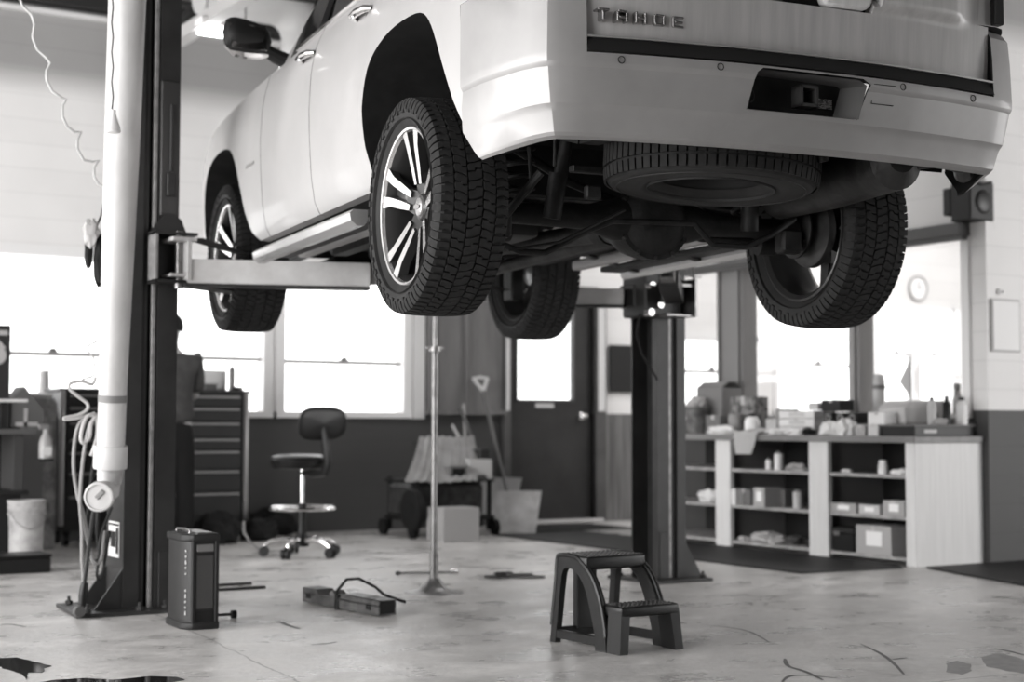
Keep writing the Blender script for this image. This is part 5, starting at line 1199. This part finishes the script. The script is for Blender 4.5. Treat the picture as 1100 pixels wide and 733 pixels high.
# ================================================================== on the right wall
e = empty('wall_notice', (8.465, 7.28, 1.46), 0, 'framed white notice sheet hung on the bright right wall', 'notice')
q = B(); q.bb(-.145, .145, -.018, 0, 0, .37, bev=.003); q.build('frame', mat('grey frame', .4, .5), e); q = B(); q.bb(-.13, .13, -.021, -.018, .015, .355); q.build('sheet', PAPER, e)
e = empty('wall_thermostat', (8.42, 7.28, 1.86), 0, 'tiny pale fitting on right wall just above framed notice', 'fitting')
q = B(); q.bb(-.025, .025, -.02, 0, 0, .04, bev=.004); q.build('case', WHITEP, e); q = B(); q.cyl((0, -.02, .02), (0, -.03, .02), .007, seg=10); q.build('knob', BLKP, e)
e = empty('shutter_motor', (8.25, 7.36, 2.37), 0, 'dark roller shutter drive unit with round face above the counter opening', 'motor')
q = B(); q.bb(-.12, .12, -.09, .09, 0, .27, bev=.008); q.bb(-.12, .10, .09, .16, .05, .24, bev=.005); q.build('housing', mat('motor dark', .04, .5), e)
q = B(); q.lathe([(0, .016), (.06, .016), (.075, .01), (.085, 0), (.085, -.01)], TR(.01, -.09, .13) @ RX(PI/2), 28); q.build('round_cover', mat('motor cover', .06, .4), e)
q = B(); q.tube([(-.13, -.05, .25), (-.10, -.1, .27), (0, -.1, .25), (.08, -.1, .27)], .012, 8); q.build('chain_guide', mat('motor dark', .04), e)
q = B(); q.bb(.10, .14, -.08, -.03, -.05, .0); q.build('bracket', DARK, e)
# office clock
e = empty('wall_clock', (12.97, 12.40, 2.51), 0, 'round white wall clock above the office windows', 'clock')
q = B(); q.lathe([(0, .0), (.135, .0), (.15, .012), (.15, .03), (.135, .04), (.125, .03)], RX(PI/2), 32); q.build('rim', mat('clock rim', .35, .4), e)
q = B(); q.lathe([(0, .022), (.13, .022)], RX(PI/2), 32); q.build('dial', PAPER, e)
q = B(); q.box((0, -.027, .035), (.008, .003, .08)); q.build('minute_hand', BLKP, e); q = B(); q.box((.025, -.027, .0), (.05, .003, .008)); q.build('hour_hand', BLKP, e)
e = empty('office_desk', (9.6, 10.5, 0), 0, 'plain grey office desk glimpsed through partition opening', 'desk')
q = B(); q.bb(0, 1.6, 0, .7, .71, .74, bev=.003); q.build('desk_top', GREYP, e)
for x, y in ((.03, .03), (1.57, .03), (.03, .67), (1.57, .67)): q = B(); q.bb(x-.02, x+.02, y-.02, y+.02, 0, .71); q.build('leg', GREYP, e)
# dark board hanging right of the door
p = at(669, 397, 1, 12.38)
q = B(); q.bb(-.17, .15, -.02, .0, -.23, .24, bev=.003); tag(q.build('hanging_board', mat('dark board', .03, .6), loc=(p.x, 12.38, p.z)), 'dark rectangular board hung on the wall right of door', 'board')
# ================================================================== tool chest, person, chair
TCM = mat('dark tool chest', .035, .4, g2=.045, scale=3); TCT = mat('drawer trim', .22, .35, .6)
X0, X1, Yc = 3.15, 4.70, 11.9
e = empty('tool_chest', (X0, Yc, 0), 0, 'wide dark rolling tool chest with many drawers under the windows', 'tool chest')
W_ = X1-X0
q = B(); q.bb(0, W_, .0, .39, .12, 1.20, bev=.006); q.build('cabinet_body', TCM, e)
q = B(); q.bb(-.01, W_+.01, -.02, .40, 1.20, 1.225, bev=.004); q.build('top', mat('chest top', .07, .4), e)
for x in (0.0, W_-.045): q = B(); q.bb(x, x+.045, -.03, 0, .16, 1.21, bev=.01, seg=2); q.build('corner_rail', mat('corner rail', .30, .35, .6), e)
zs = [.20, .40, .58, .74, .84, .97, 1.09, 1.19]
for k, (a, c) in enumerate(zip(zs, zs[1:])):
    for (xa, xb) in ((.06, .73), (.76, W_-.06)):
        q = B(); q.bb(xa, xb, -.015, 0, a+.006, c-.006, bev=.003); d_ = q.build('drawer', TCM, e)
        q = B(); q.bb(xa+.02, xb-.02, -.035, -.015, c-.032, c-.012, bev=.004); q.build('drawer_handle', TCT, d_)
for x in (.08, W_-.08):
    for y in (.06, .33):
        q = B(); q.cyl((x-.02, y, .055), (x+.02, y, .055), .055, seg=18); q.bb(x-.03, x+.03, y-.03, y+.03, .09, .125); q.build('caster', BLKP, e)
TZc = 1.226
def onchest(name, px, y, label, cat):
    return empty(name, (at(px, 418, 1, y).x, y, TZc), 0, label, cat)
e = onchest('pale_monitor', 224, 12.1, 'pale flat panel box standing on the tool chest', 'monitor')
q = B(); q.bb(-.15, .15, -.02, .02, .0, .17, bev=.006); q.build('screen', mat('pale grey plastic', .5), e); q = B(); q.bb(-.14, .14, -.024, -.02, .012, .16); q.build('screen_face', mat('screen pale', .62, .3), e)
e = onchest('small_dark_block', 226, 11.98, 'small dark block in front of the pale flat panel', 'block')
q = B(); q.bb(-.05, .05, -.02, .02, 0, .045, bev=.003); q.bb(-.06, .06, -.025, .025, .045, .052); q.build('body', mat('mid plastic', .15, .5), e)
e = onchest('spray_can', 249, 12.0, 'slim grey spray can standing on the tool chest corner', 'spray can')
q = B(); q.lathe([(0, 0), (.026, 0), (.026, .175), (.018, .192), (0, .192)], None, 18); q.build('can_body', mat('can grey', .25, .35, .5), e); q = B(); q.lathe([(.012, .192), (.012, .215), (0, .215)], None, 12); q.build('nozzle', WHITEP, e)
e = onchest('parts_bowl', 254, 11.95, 'small metal bowl lying at the chest edge beside the spray can', 'bowl')
q = B(); q.lathe([(0, 0), (.03, 0), (.05, .03), (.046, .03), (.028, .006), (0, .006)], None, 18); q.build('bowl_body', STEEL, e)
e = onchest('antenna', 260, 12.05, 'thin upright wire antenna on right corner of the tool chest', 'antenna')
q = B(); q.cyl((0, 0, 0), (0, 0, .16), .0025, seg=6); q.lathe([(0, 0), (.012, 0), (.012, .02), (0, .02)], None, 10); q.build('wire', GREYP, e)
# person standing at the chest, back to the camera, mostly behind the post
PB = at(188, 596, 2, 0); 
PB = Vector((at(184, 450, 1, 11.35).x, 11.35, 0))
person = empty('person', PB, 0, 'person in grey short-sleeved shirt and dark trousers working at the tool chest, back turned', 'person')
def skin(name, pts, edges, m, parent, sub=2, root=0):
    me = bpy.data.meshes.new(name); me.from_pydata([Vector(p[:3]) for p in pts], edges, []); me.materials.append(m)
    o = bpy.data.objects.new(name, me); COL.objects.link(o); o.parent = parent
    md = o.modifiers.new('skin', 'SKIN'); md.use_smooth_shade = True
    for i, p in enumerate(pts):
        rx = p[3]; ry = p[4] if len(p) > 4 else rx; me.skin_vertices[0].data[i].radius = (rx, ry); me.skin_vertices[0].data[i].use_root = (i == root)
    s_ = o.modifiers.new('sub', 'SUBSURF'); s_.levels = sub; s_.render_levels = sub; return o
SK = mat('skin', .38, .55); SHIRT = mat('grey shirt cloth', .085, .85, g2=.11, scale=12, bump=.2, bscale=30); TROU = mat('dark trousers', .018, .85, bump=.2, bscale=25)
pts = [(0, 0, .96, .12, .10), (0, 0, 1.12, .11, .085), (0, 0, 1.30, .135, .09), (0, 0, 1.43, .11, .075), (0, .01, 1.52, .05, .05), (0, .02, 1.60, .055, .06), (0, .02, 1.69, .078, .092), (0, .02, 1.76, .05, .06),
       (.19, 0, 1.42, .055), (.215, .10, 1.17, .042), (.19, .30, 1.13, .030), (.18, .34, 1.13, .026), (-.19, 0, 1.42, .055), (-.215, .10, 1.17, .042), (-.19, .30, 1.13, .030), (-.18, .34, 1.13, .026),
       (.10, 0, .86, .085), (.11, .01, .50, .056), (.12, -.02, .10, .038), (.12, .0, .06, .04), (-.10, 0, .86, .085), (-.11, .01, .50, .056), (-.12, -.02, .10, .038), (-.12, 0, .06, .04)]
ed = [(0, 1), (1, 2), (2, 3), (3, 4), (4, 5), (5, 6), (6, 7), (3, 8), (8, 9), (9, 10), (10, 11), (3, 12), (12, 13), (13, 14), (14, 15), (0, 16), (16, 17), (17, 18), (18, 19), (0, 20), (20, 21), (21, 22), (22, 23)]
# fingers and thumbs of both hands, reaching onto the chest top
for s_, wr in ((1, 11), (-1, 15)):
    bx, by, bz = .18*s_, .34, 1.13
    pts.append((bx, by+.05, bz-.005, .030, .014)); pm = len(pts)-1; ed.append((wr, pm))
    for k, (dx, L) in enumerate(((-.030, .075), (-.010, .085), (.010, .080), (.030, .065))):
        a = len(pts); pts += [(bx+dx, by+.085, bz+.0, .0095), (bx+dx*1.15, by+.085+L*.45, bz-.004, .0085), (bx+dx*1.2, by+.085+L*.9, bz-.022, .0075)]; ed += [(pm, a), (a, a+1), (a+1, a+2)]
    a = len(pts); pts += [(bx-s_*.042, by+.045, bz-.004, .011), (bx-s_*.062, by+.085, bz-.012, .009)]; ed += [(pm, a), (a, a+1)]
skin('body', pts, ed, SK, person)
for p_ in ((.03, .112, 1.70), (-.03, .112, 1.70)): pass
q = B(); q.grid(lambda a, c: Vector((.088*math.sin(PI*c*.62)*math.cos(2*PI*a), .01+.10*math.sin(PI*c*.62)*math.sin(2*PI*a)*(1 if math.sin(2*PI*a) < 0 else .8), 1.70+.105*math.cos(PI*c*.62))), 24, 10, cu=True); q.build('hair', mat('short dark hair', .03, .8), person)
for s_ in (-1, 1): q = B(); q.blob((s_*.083, .015, 1.685), (.02, .035, .06), 2, .1, 12, 8, flat=False); q.build('ear', SK, person)
q = B(); q.blob((0, .125, 1.675), (.03, .04, .05), 2, .1, 12, 8, flat=False); q.build('nose', SK, person)
q = B(); q.blob((0, .108, 1.635), (.05, .012, .014), 2, .1, 12, 8, flat=False); q.build('mouth', mat('lips', .22, .5), person)
for s_ in (-1, 1): q = B(); q.blob((s_*.032, .107, 1.70), (.026, .012, .014), 2, .0, 12, 8, flat=False); q.build('eye', PAPER, person)
skin('shirt', [(0, 0, .92, .205, .145), (0, 0, 1.06, .19, .135), (0, 0, 1.18, .18, .13), (0, 0, 1.30, .19, .13), (0, 0, 1.42, .13, .095), (0, .005, 1.485, .075, .07), (.185, 0, 1.425, .085, .08), (.205, .03, 1.27, .08, .078), (.212, .07, 1.19, .076, .074), (-.185, 0, 1.425, .085, .08), (-.205, .03, 1.27, .08, .078), (-.212, .07, 1.19, .076, .074)],
     [(0, 1), (1, 2), (2, 3), (3, 4), (4, 5), (4, 6), (6, 7), (7, 8), (4, 9), (9, 10), (10, 11)], SHIRT, person)
skin('trousers', [(0, 0, 1.03, .15, .105), (0, 0, .90, .165, .12), (.10, 0, .80, .10), (.115, .01, .50, .078), (.12, -.01, .10, .072), (-.10, 0, .80, .10), (-.115, .01, .50, .078), (-.12, -.01, .10, .072)], [(0, 1), (1, 2), (2, 3), (3, 4), (1, 5), (5, 6), (6, 7)], TROU, person)
for s_ in (-1, 1): q = B(); q.blob((s_*.12, .05, 0), (.10, .28, .09), 1, .05, 18, 10, flat=True); q.build('shoe', BLK, person)
# drafting chair
e = empty('workshop_chair', (4.45, 10.2, 0), math.radians(-18), 'tall padded workshop chair with foot ring and chrome caster base', 'chair')
CB = mat('black vinyl', .022, .35)
q = B(); q.lathe([(0, .0), (.16, 0), (.195, .02), (.205, .05), (.195, .075), (.15, .09), (0, .095)], TR(-.03, 0, .64), 32); q.build('seat', CB, e)
q = B(); q.lathe([(.15, -.015), (.18, -.005), (.19, .015), (0, .015), (0, -.015)], TR(-.03, 0, .64), 28); q.build('seat_pan', BLKP, e)
q = B()
def bk(a, c):
    th = 2*PI*a; n_ = 3.2; cx_ = math.copysign(abs(math.cos(th))**(2/n_), math.cos(th)); sz_ = math.copysign(abs(math.sin(th))**(2/n_), math.sin(th)); e_ = math.sin(PI*c)**.35
    return Vector((.21*cx_*e_, -.025+.05*c-.25*(.175*cx_*e_)**2*2, .122*sz_*e_))
q.grid(bk, 32, 12, cu=True); q.build('backrest', CB, e, loc=(.12, -.13, .955), rot=(math.radians(6), 0, math.radians(30)))
q = B(); q.tube([(.0, 0, .60), (.08, -.06, .585), (.15, -.12, .60), (.165, -.14, .68), (.15, -.14, .80), (.13, -.13, .93)], [.022, .022, .028, .03, .028, .02], 8); q.build('back_stem', BLKP, e)
q = B(); q.tube([(.05, .04, .61), (.2, .12, .60)], .007, 8); q.build('height_lever', BLKP, e)
q = B(); q.cyl((0, 0, .36), (0, 0, .64), .017, seg=16); q.build('gas_column', CHROME, e)
q = B(); q.cyl((0, 0, .09), (0, 0, .38), .03, seg=16); q.lathe([(0, .07), (.05, .07), (.055, .12), (.035, .16), (0, .16)], None, 18); q.build('hub_sleeve', BLKP, e)
q = B(); q.tube([(.235*math.cos(2*PI*k/32), .235*math.sin(2*PI*k/32), .345) for k in range(32)], .012, 8, closed=True); rg_ = q.build('foot_ring', CHROME, e)
for k in range(3): q = B(); a = k*2.09+.3; q.cyl((.03*math.cos(a), .03*math.sin(a), .345), (.235*math.cos(a), .235*math.sin(a), .345), .008, seg=8); q.build('ring_spoke', CHROME, rg_)
for k in range(5):
    a = 2*PI*k/5+.42; c, s_ = math.cos(a), math.sin(a)
    q = B(); q.tube([(.03*c, .03*s_, .11), (.12*c, .12*s_, .125), (.22*c, .22*s_, .105), (.27*c, .27*s_, .075)], [.024, .021, .017, .014], 10); l_ = q.build('base_arm', CHROME, e)
    q = B(); t_ = Vector((-s_, c, 0))
    for sg in (-1, 1): m_ = Vector((.272*c, .272*s_, .036))+t_*.017*sg; q.cyl(m_-t_*.008, m_+t_*.010, .036, seg=18)
    q.build('caster', BLKP, l_)
# ================================================================== cart with plastic cover, box, shovels
e = empty('utility_cart', (5.93, 11.35, 0), 0, 'dark utility cart piled with gear under a pale ribbed plastic cover', 'cart')
q = B()
for x in (.06, .76):
    for y in (.0, .5): q = B(); q.bb(x-.015, x+.015, y-.015, y+.015, .05, .50); q.build('frame_post', DARK, e)
q = B(); q.bb(.02, .8, -.03, .53, .14, .17, bev=.003); q.build('lower_shelf', DARK, e); q = B(); q.bb(.02, .8, -.03, .53, .46, .48, bev=.003); q.build('upper_shelf', DARK, e)
q = B(); q.grid(lambda u, v: Vector((lerp(lerp(-.15, .26, v), lerp(.54, .80, v), u), lerp(-.17, .34, v)-.03*math.sin(v*PI)+.004*math.sin(u*60), lerp(.47, .845, v)+.005*math.sin(u*48)+.006*math.sin(u*9+v*5))), 80, 12); bmesh.ops.solidify(q.bm, geom=q.bm.faces[:], thickness=.003)
q.build('plastic_cover', mat('ribbed pale plastic', .58, .35, g2=.42, scale=5), e)
q = B(); q.prism([(-.10, .485), (.36, .80), (.50, .80), (.50, .485)], .42, Matrix(((0, 0, 1, .27), (1, 0, 0, 0), (0, 1, 0, 0), (0, 0, 0, 1)))); q.build('gear_stack', mat('dark gear', .04, .6, g2=.09, scale=18), e)
q = B(); q.bb(.695, .80, .05, .4, .485, .74, bev=.01); q.build('side_case', mat('dark gear side', .05, .5), e)
for x, y in ((.0, -.05), (.8, -.02), (0, .5), (.8, .5)):
    q = B(); q.cyl((x-.02, y, .07), (x+.02, y, .07), .07, seg=20); w_ = q.build('cart_wheel', BLK, e)
q = B(); q.cyl((-.06, -.10, .24), (-.0, -.10, .24), .17, seg=28); q.cyl((-.065, -.10, .24), (-.06, -.10, .24), .07, seg=20); q.build('big_wheel', BLK, e)
q = B(); q.bb(-.02, .70, -.02, .4, .172, .45, bev=.03); q.build('motor_block', mat('dark gear', .04, .6, g2=.09, scale=18), e)
q = B(); q.bb(.30, .48, -.12, .1, .485, .60, bev=.004); q.build('metal_box', GREYP, e)
q = B(); q.bb(.33, .45, -.123, -.12, .50, .58); q.build('box_opening', DARKMAT, e)
e2 = carton('cardboard_box', (6.13, 10.98, 0), (.34, .28, .27), mat('grey carton', .36), 'plain grey cardboard box on floor in front of the covered cart', .0)
carton('pale_carton', (6.58, 11.40, .48), (.22, .2, .17), mat('pale carton', .5), 'pale carton on the cart shelf at right below the cover', .0)
SHV = mat('scuffed shovel plastic', .68, .5, g2=.48, scale=7)
def shovel(base, top, rz, label, mblade, dhandle=True, w=.46):
    e = empty('snow_shovel', base, 0, label, 'shovel')
    t = Vector(top)-Vector(base); d_ = t.normalized()
    sidev = Vector((math.cos(rz), math.sin(rz), 0)); fwd = Vector((-sidev.y, sidev.x, 0))
    if fwd.y > 0: fwd = -fwd
    s0 = d_*.30
    q = B(); q.tube([s0, t*.94], .016, 10); q.build('handle_shaft', mat('worn wood', .16, .6), e)
    if dhandle:
        q = B(); g0 = t*.94; q.tube([g0, g0+d_*.04+sidev*.02, g0+d_*.13+sidev*.065], .018, 8); q.tube([g0, g0+d_*.04-sidev*.02, g0+d_*.13-sidev*.065], .018, 8); q.tube([g0+d_*.13-sidev*.075, g0+d_*.145, g0+d_*.13+sidev*.075], .017, 8); q.build('grip', mat('pale grip', .5, .5), e)
    q = B()
    def bl(u, v):
        a = (u-.5)*w*(1-.12*v); cv = .16*(2*(u-.5))**2
        return sidev*(a-.13*(1-v)**1.5)+Vector((0, 0, .006))+fwd*(.26*(1-v)**1.7+cv*(.5+.2*v))+Vector((0, 0, .36*(1-(1-v)**1.5)))
    q.grid(bl, 16, 14); bmesh.ops.solidify(q.bm, geom=q.bm.faces[:], thickness=.006); q.build('blade', mblade, e)
    q = B(); q.tube([s0*.55+fwd*.02, s0*1.25], [.022, .020], 10); q.build('socket', mat('dark socket', .08, .5), e); return e
shovel((7.07, 11.52, 0), at(517, 411, 1, 12.25), math.radians(-20), 'snow shovel with curved pale blade leaning beside the cart', SHV)
shovel((7.18, 11.95, .10), at(492, 432, 1, 12.33), math.radians(-28), 'second shovel behind the first, blade half hidden and handle short', mat('lighter shovel plastic', .5, .5), False, .40)
q = B(); a, c = Vector((6.95, 12.15, .02)), at(498, 434, 1, 12.33); q.tube([a, c], .014, 10); o = q.build('broom', mat('pale wood stick', .42, .6)); tag(o, 'thin pale broom stick leaning on wall behind the cart', 'broom'); q = B(); q.box((6.95, 12.15, .06), (.28, .05, .10), bev=.01); q.build('broom_head', DARK, o)
q = B(); a, c = at(491, 474, 1, 12.0), at(486, 457, 1, 12.2); q.tube([a-Vector((-.05, .1, .1)), c], .013, 10); tag(q.build('wooden_handle', mat('pale wood stick', .42)), 'short pale wooden handle sticking up behind the plastic cover', 'handle')
# gear on the floor between chest and chair
def lump(name, u, v_, d, seed, label, m=DARKMAT, cat='gear', dy=0):
    p = at(u, v_, 2, 0); p.y += dy; q = B(); q.blob((0, 0, 0), d, seed, .35, 26, 14); return tag(q.build(name, m, loc=p), label, cat)
lump('black_bag', 240, 586, (.36, .26, .28), 61, 'black lumpy bag on the floor at foot of the tool chest', dy=.15)
lump('black_bag', 291, 583, (.30, .26, .20), 63, 'low black bag on floor behind the chair base', dy=.25)
lump('black_bag', 310, 578, (.44, .28, .26), 65, 'black bag against wall behind the workshop chair', dy=.35)
q = B(); P_ = [(262, 560), (262, 572), (268, 582), (278, 590), (286, 594)]; q.tube([at(u, v_, 1, 11.0) for u, v_ in P_[:-1]]+[at(284, 592, 2, .02)], .010, 8); tag(q.build('grey_tube', mat('grey hose', .28)), 'grey bent tube curving down beside the tool chest foot', 'tube')
# ================================================================== left bench corner
e = empty('work_bench', (1.9, 10.75, 0), 0, 'dark workbench cut off at the left edge of the view', 'bench')
q = B(); q.bb(0, .80, 0, .5, .875, .91, bev=.004); q.build('bench_top', mat('bench top', .12, .5), e)
q = B(); q.bb(.0, .70, .02, .5, 0, .46, bev=.003); q.bb(.0, .745, -.02, .5, .46, .49, bev=.003); q.build('lower_cabinet', mat('bench dark', .03, .5), e)
q = B(); q.bb(.66, .72, .05, .45, .49, .875); q.build('leg', mat('bench leg', .09, .5), e)
q = B(); q.bb(0, .72, .45, .5, .49, .875); q.build('back_board', mat('bench dark', .03), e)
e = empty('tall_cabinet', (2.2, 11.27, 0), 0, 'tall dark cabinet with white warning stickers at left edge', 'cabinet')
q = B(); q.bb(0, .43, 0, .3, 0, 1.66, bev=.005); q.build('cabinet_body', mat('dark cabinet', .05, .5), e)
q = B(); q.bb(.27, .405, -.004, 0, 1.585, 1.62); q.prism([(.26, 1.52-.03), (.33, 1.57), (.40, 1.49)], .004, RX(PI/2)); q.lathe([(0, .003), (.07, .003)], TR(.33, 0, 1.44) @ RX(PI/2), 24); q.build('warning_sticker', mat('sticker', .35, .5), e)
e = empty('flat_tray', Vector((2.50, 10.9, 1.118)), 0, 'pale flat tray on a dark stand at the far left', 'tray')
q = B(); q.bb(-.15, .15, -.08, .08, -.02, .0, bev=.004); q.build('tray', mat('pale tray', .6, .4), e); q = B(); q.bb(-.02, .02, -.02, .02, -.19, -.02); q.build('stand', DARK, e); q = B(); q.bb(-.10, .10, -.06, .06, -.205, -.19); q.build('foot', DARK, e)
e = empty('spray_bottle', at(43, 489, 1, 10.72), 0, 'spray bottle hanging on the bench edge with pale lower half', 'bottle')
e.location.z -= 0
q = B(); q.lathe([(0, 0), (.045, 0), (.047, .09), (.04, .13), (.018, .17), (.016, .20), (0, .20)], None, 18); q.build('bottle_body', mat('cloudy bottle', .30, .4), e); q = B(); q.bb(-.05, .025, -.012, .012, .20, .235, bev=.005); q.build('trigger', mat('grey plastic', .2), e); q = B(); q.bb(-.03, .03, -.05, -.044, .02, .08); q.build('label_sticker', mat('pale label', .5), e)
e.location = (2.745, 10.70, .71)
q = B(); q.bb(-.05, .05, -.03, .03, -.02, 0); q.build('hook_shelf', DARK, e)
e = empty('white_bucket', (2.60, 10.60, 0), 0, 'dirty white plastic bucket with ribbed rim under the left bench', 'bucket')
q = B(); q.lathe([(0, 0), (.10, 0), (.118, .33), (.126, .33), (.126, .345), (.120, .35), (.126, .375), (.126, .39), (.121, .395), (.128, .415), (.128, .43), (.115, .43), (.11, .03), (0, .02)], None, 32); q.build('bucket_body', mat('dirty white bucket', .40, .6, g2=.26, scale=6), e); q = B(); q.tube([(.128*math.cos(a), .128*math.sin(a)-.003, .38-.14*math.sin(a)*-1) for a in [PI+PI*k/10 for k in range(11)]], .003, 6); q.build('bucket_handle', STEEL, e)
e = empty('black_crate', (2.38, 10.05, 0), 0, 'low black box on the floor at left edge beside the bucket', 'box')
q = B(); q.bb(-.25, .21, -.15, .15, 0, .10, bev=.01); q.build('box_body', BLKP, e); q = B(); q.bb(-.255, .215, -.155, .155, .10, .115, bev=.004); q.build('lid', BLKP, e)
# clutter on top of bench and behind
e = empty('machine_housing', (2.78, 11.44, .0), 0, 'grey angular housing standing behind the pale tray', 'housing')
q = B(); q.prism([(-.13, 0), (.10, 0), (.10, 1.05), (-.04, 1.22), (-.13, 1.10)], .28, TR(0, .14, 0) @ RX(PI/2)); q.build('body', mat('shade grey', .14, .6), e); q = B(); q.bb(-.10, .06, -.145, -.14, .93, .96); q.bb(-.04, -.015, -.145, -.14, .93, 1.06); q.build('cross_bar', mat('pale grey strip', .35, .5), e)
e = empty('metal_drum', (2.96, 11.78, .0), 0, 'grey mottled drum with clutter left of the tool chest', 'drum')
q = B(); q.lathe([(0, 0), (.14, 0), (.145, .4), (.14, 1.10), (.12, 1.14), (0, 1.14)], None, 26); q.build('drum_body', mat('mottled drum', .08, .6, g2=.25, scale=8), e); q = B(); q.lathe([(.10, 1.14), (.11, 1.17), (0, 1.19)], None, 20); q.build('lid', mat('pale grey strip', .35), e)
e = empty('plastic_cup', (at(52, 425, 1, 12.3).x-.02, 12.355, 1.065), 0, 'translucent pale plastic cup on the left window sill', 'cup')
q = B(); q.lathe([(0, 0), (.045, 0), (.038, .21), (.034, .21), (.04, .01), (0, .01)], TR(0, 0, .10), 20); q.build('cup_body', mat('pale grey plastic', .5), e); q = B(); q.bb(-.07, .09, -.03, .03, 0, .10, bev=.005); q.build('base_block', mat('dark block', .12, .5), e)
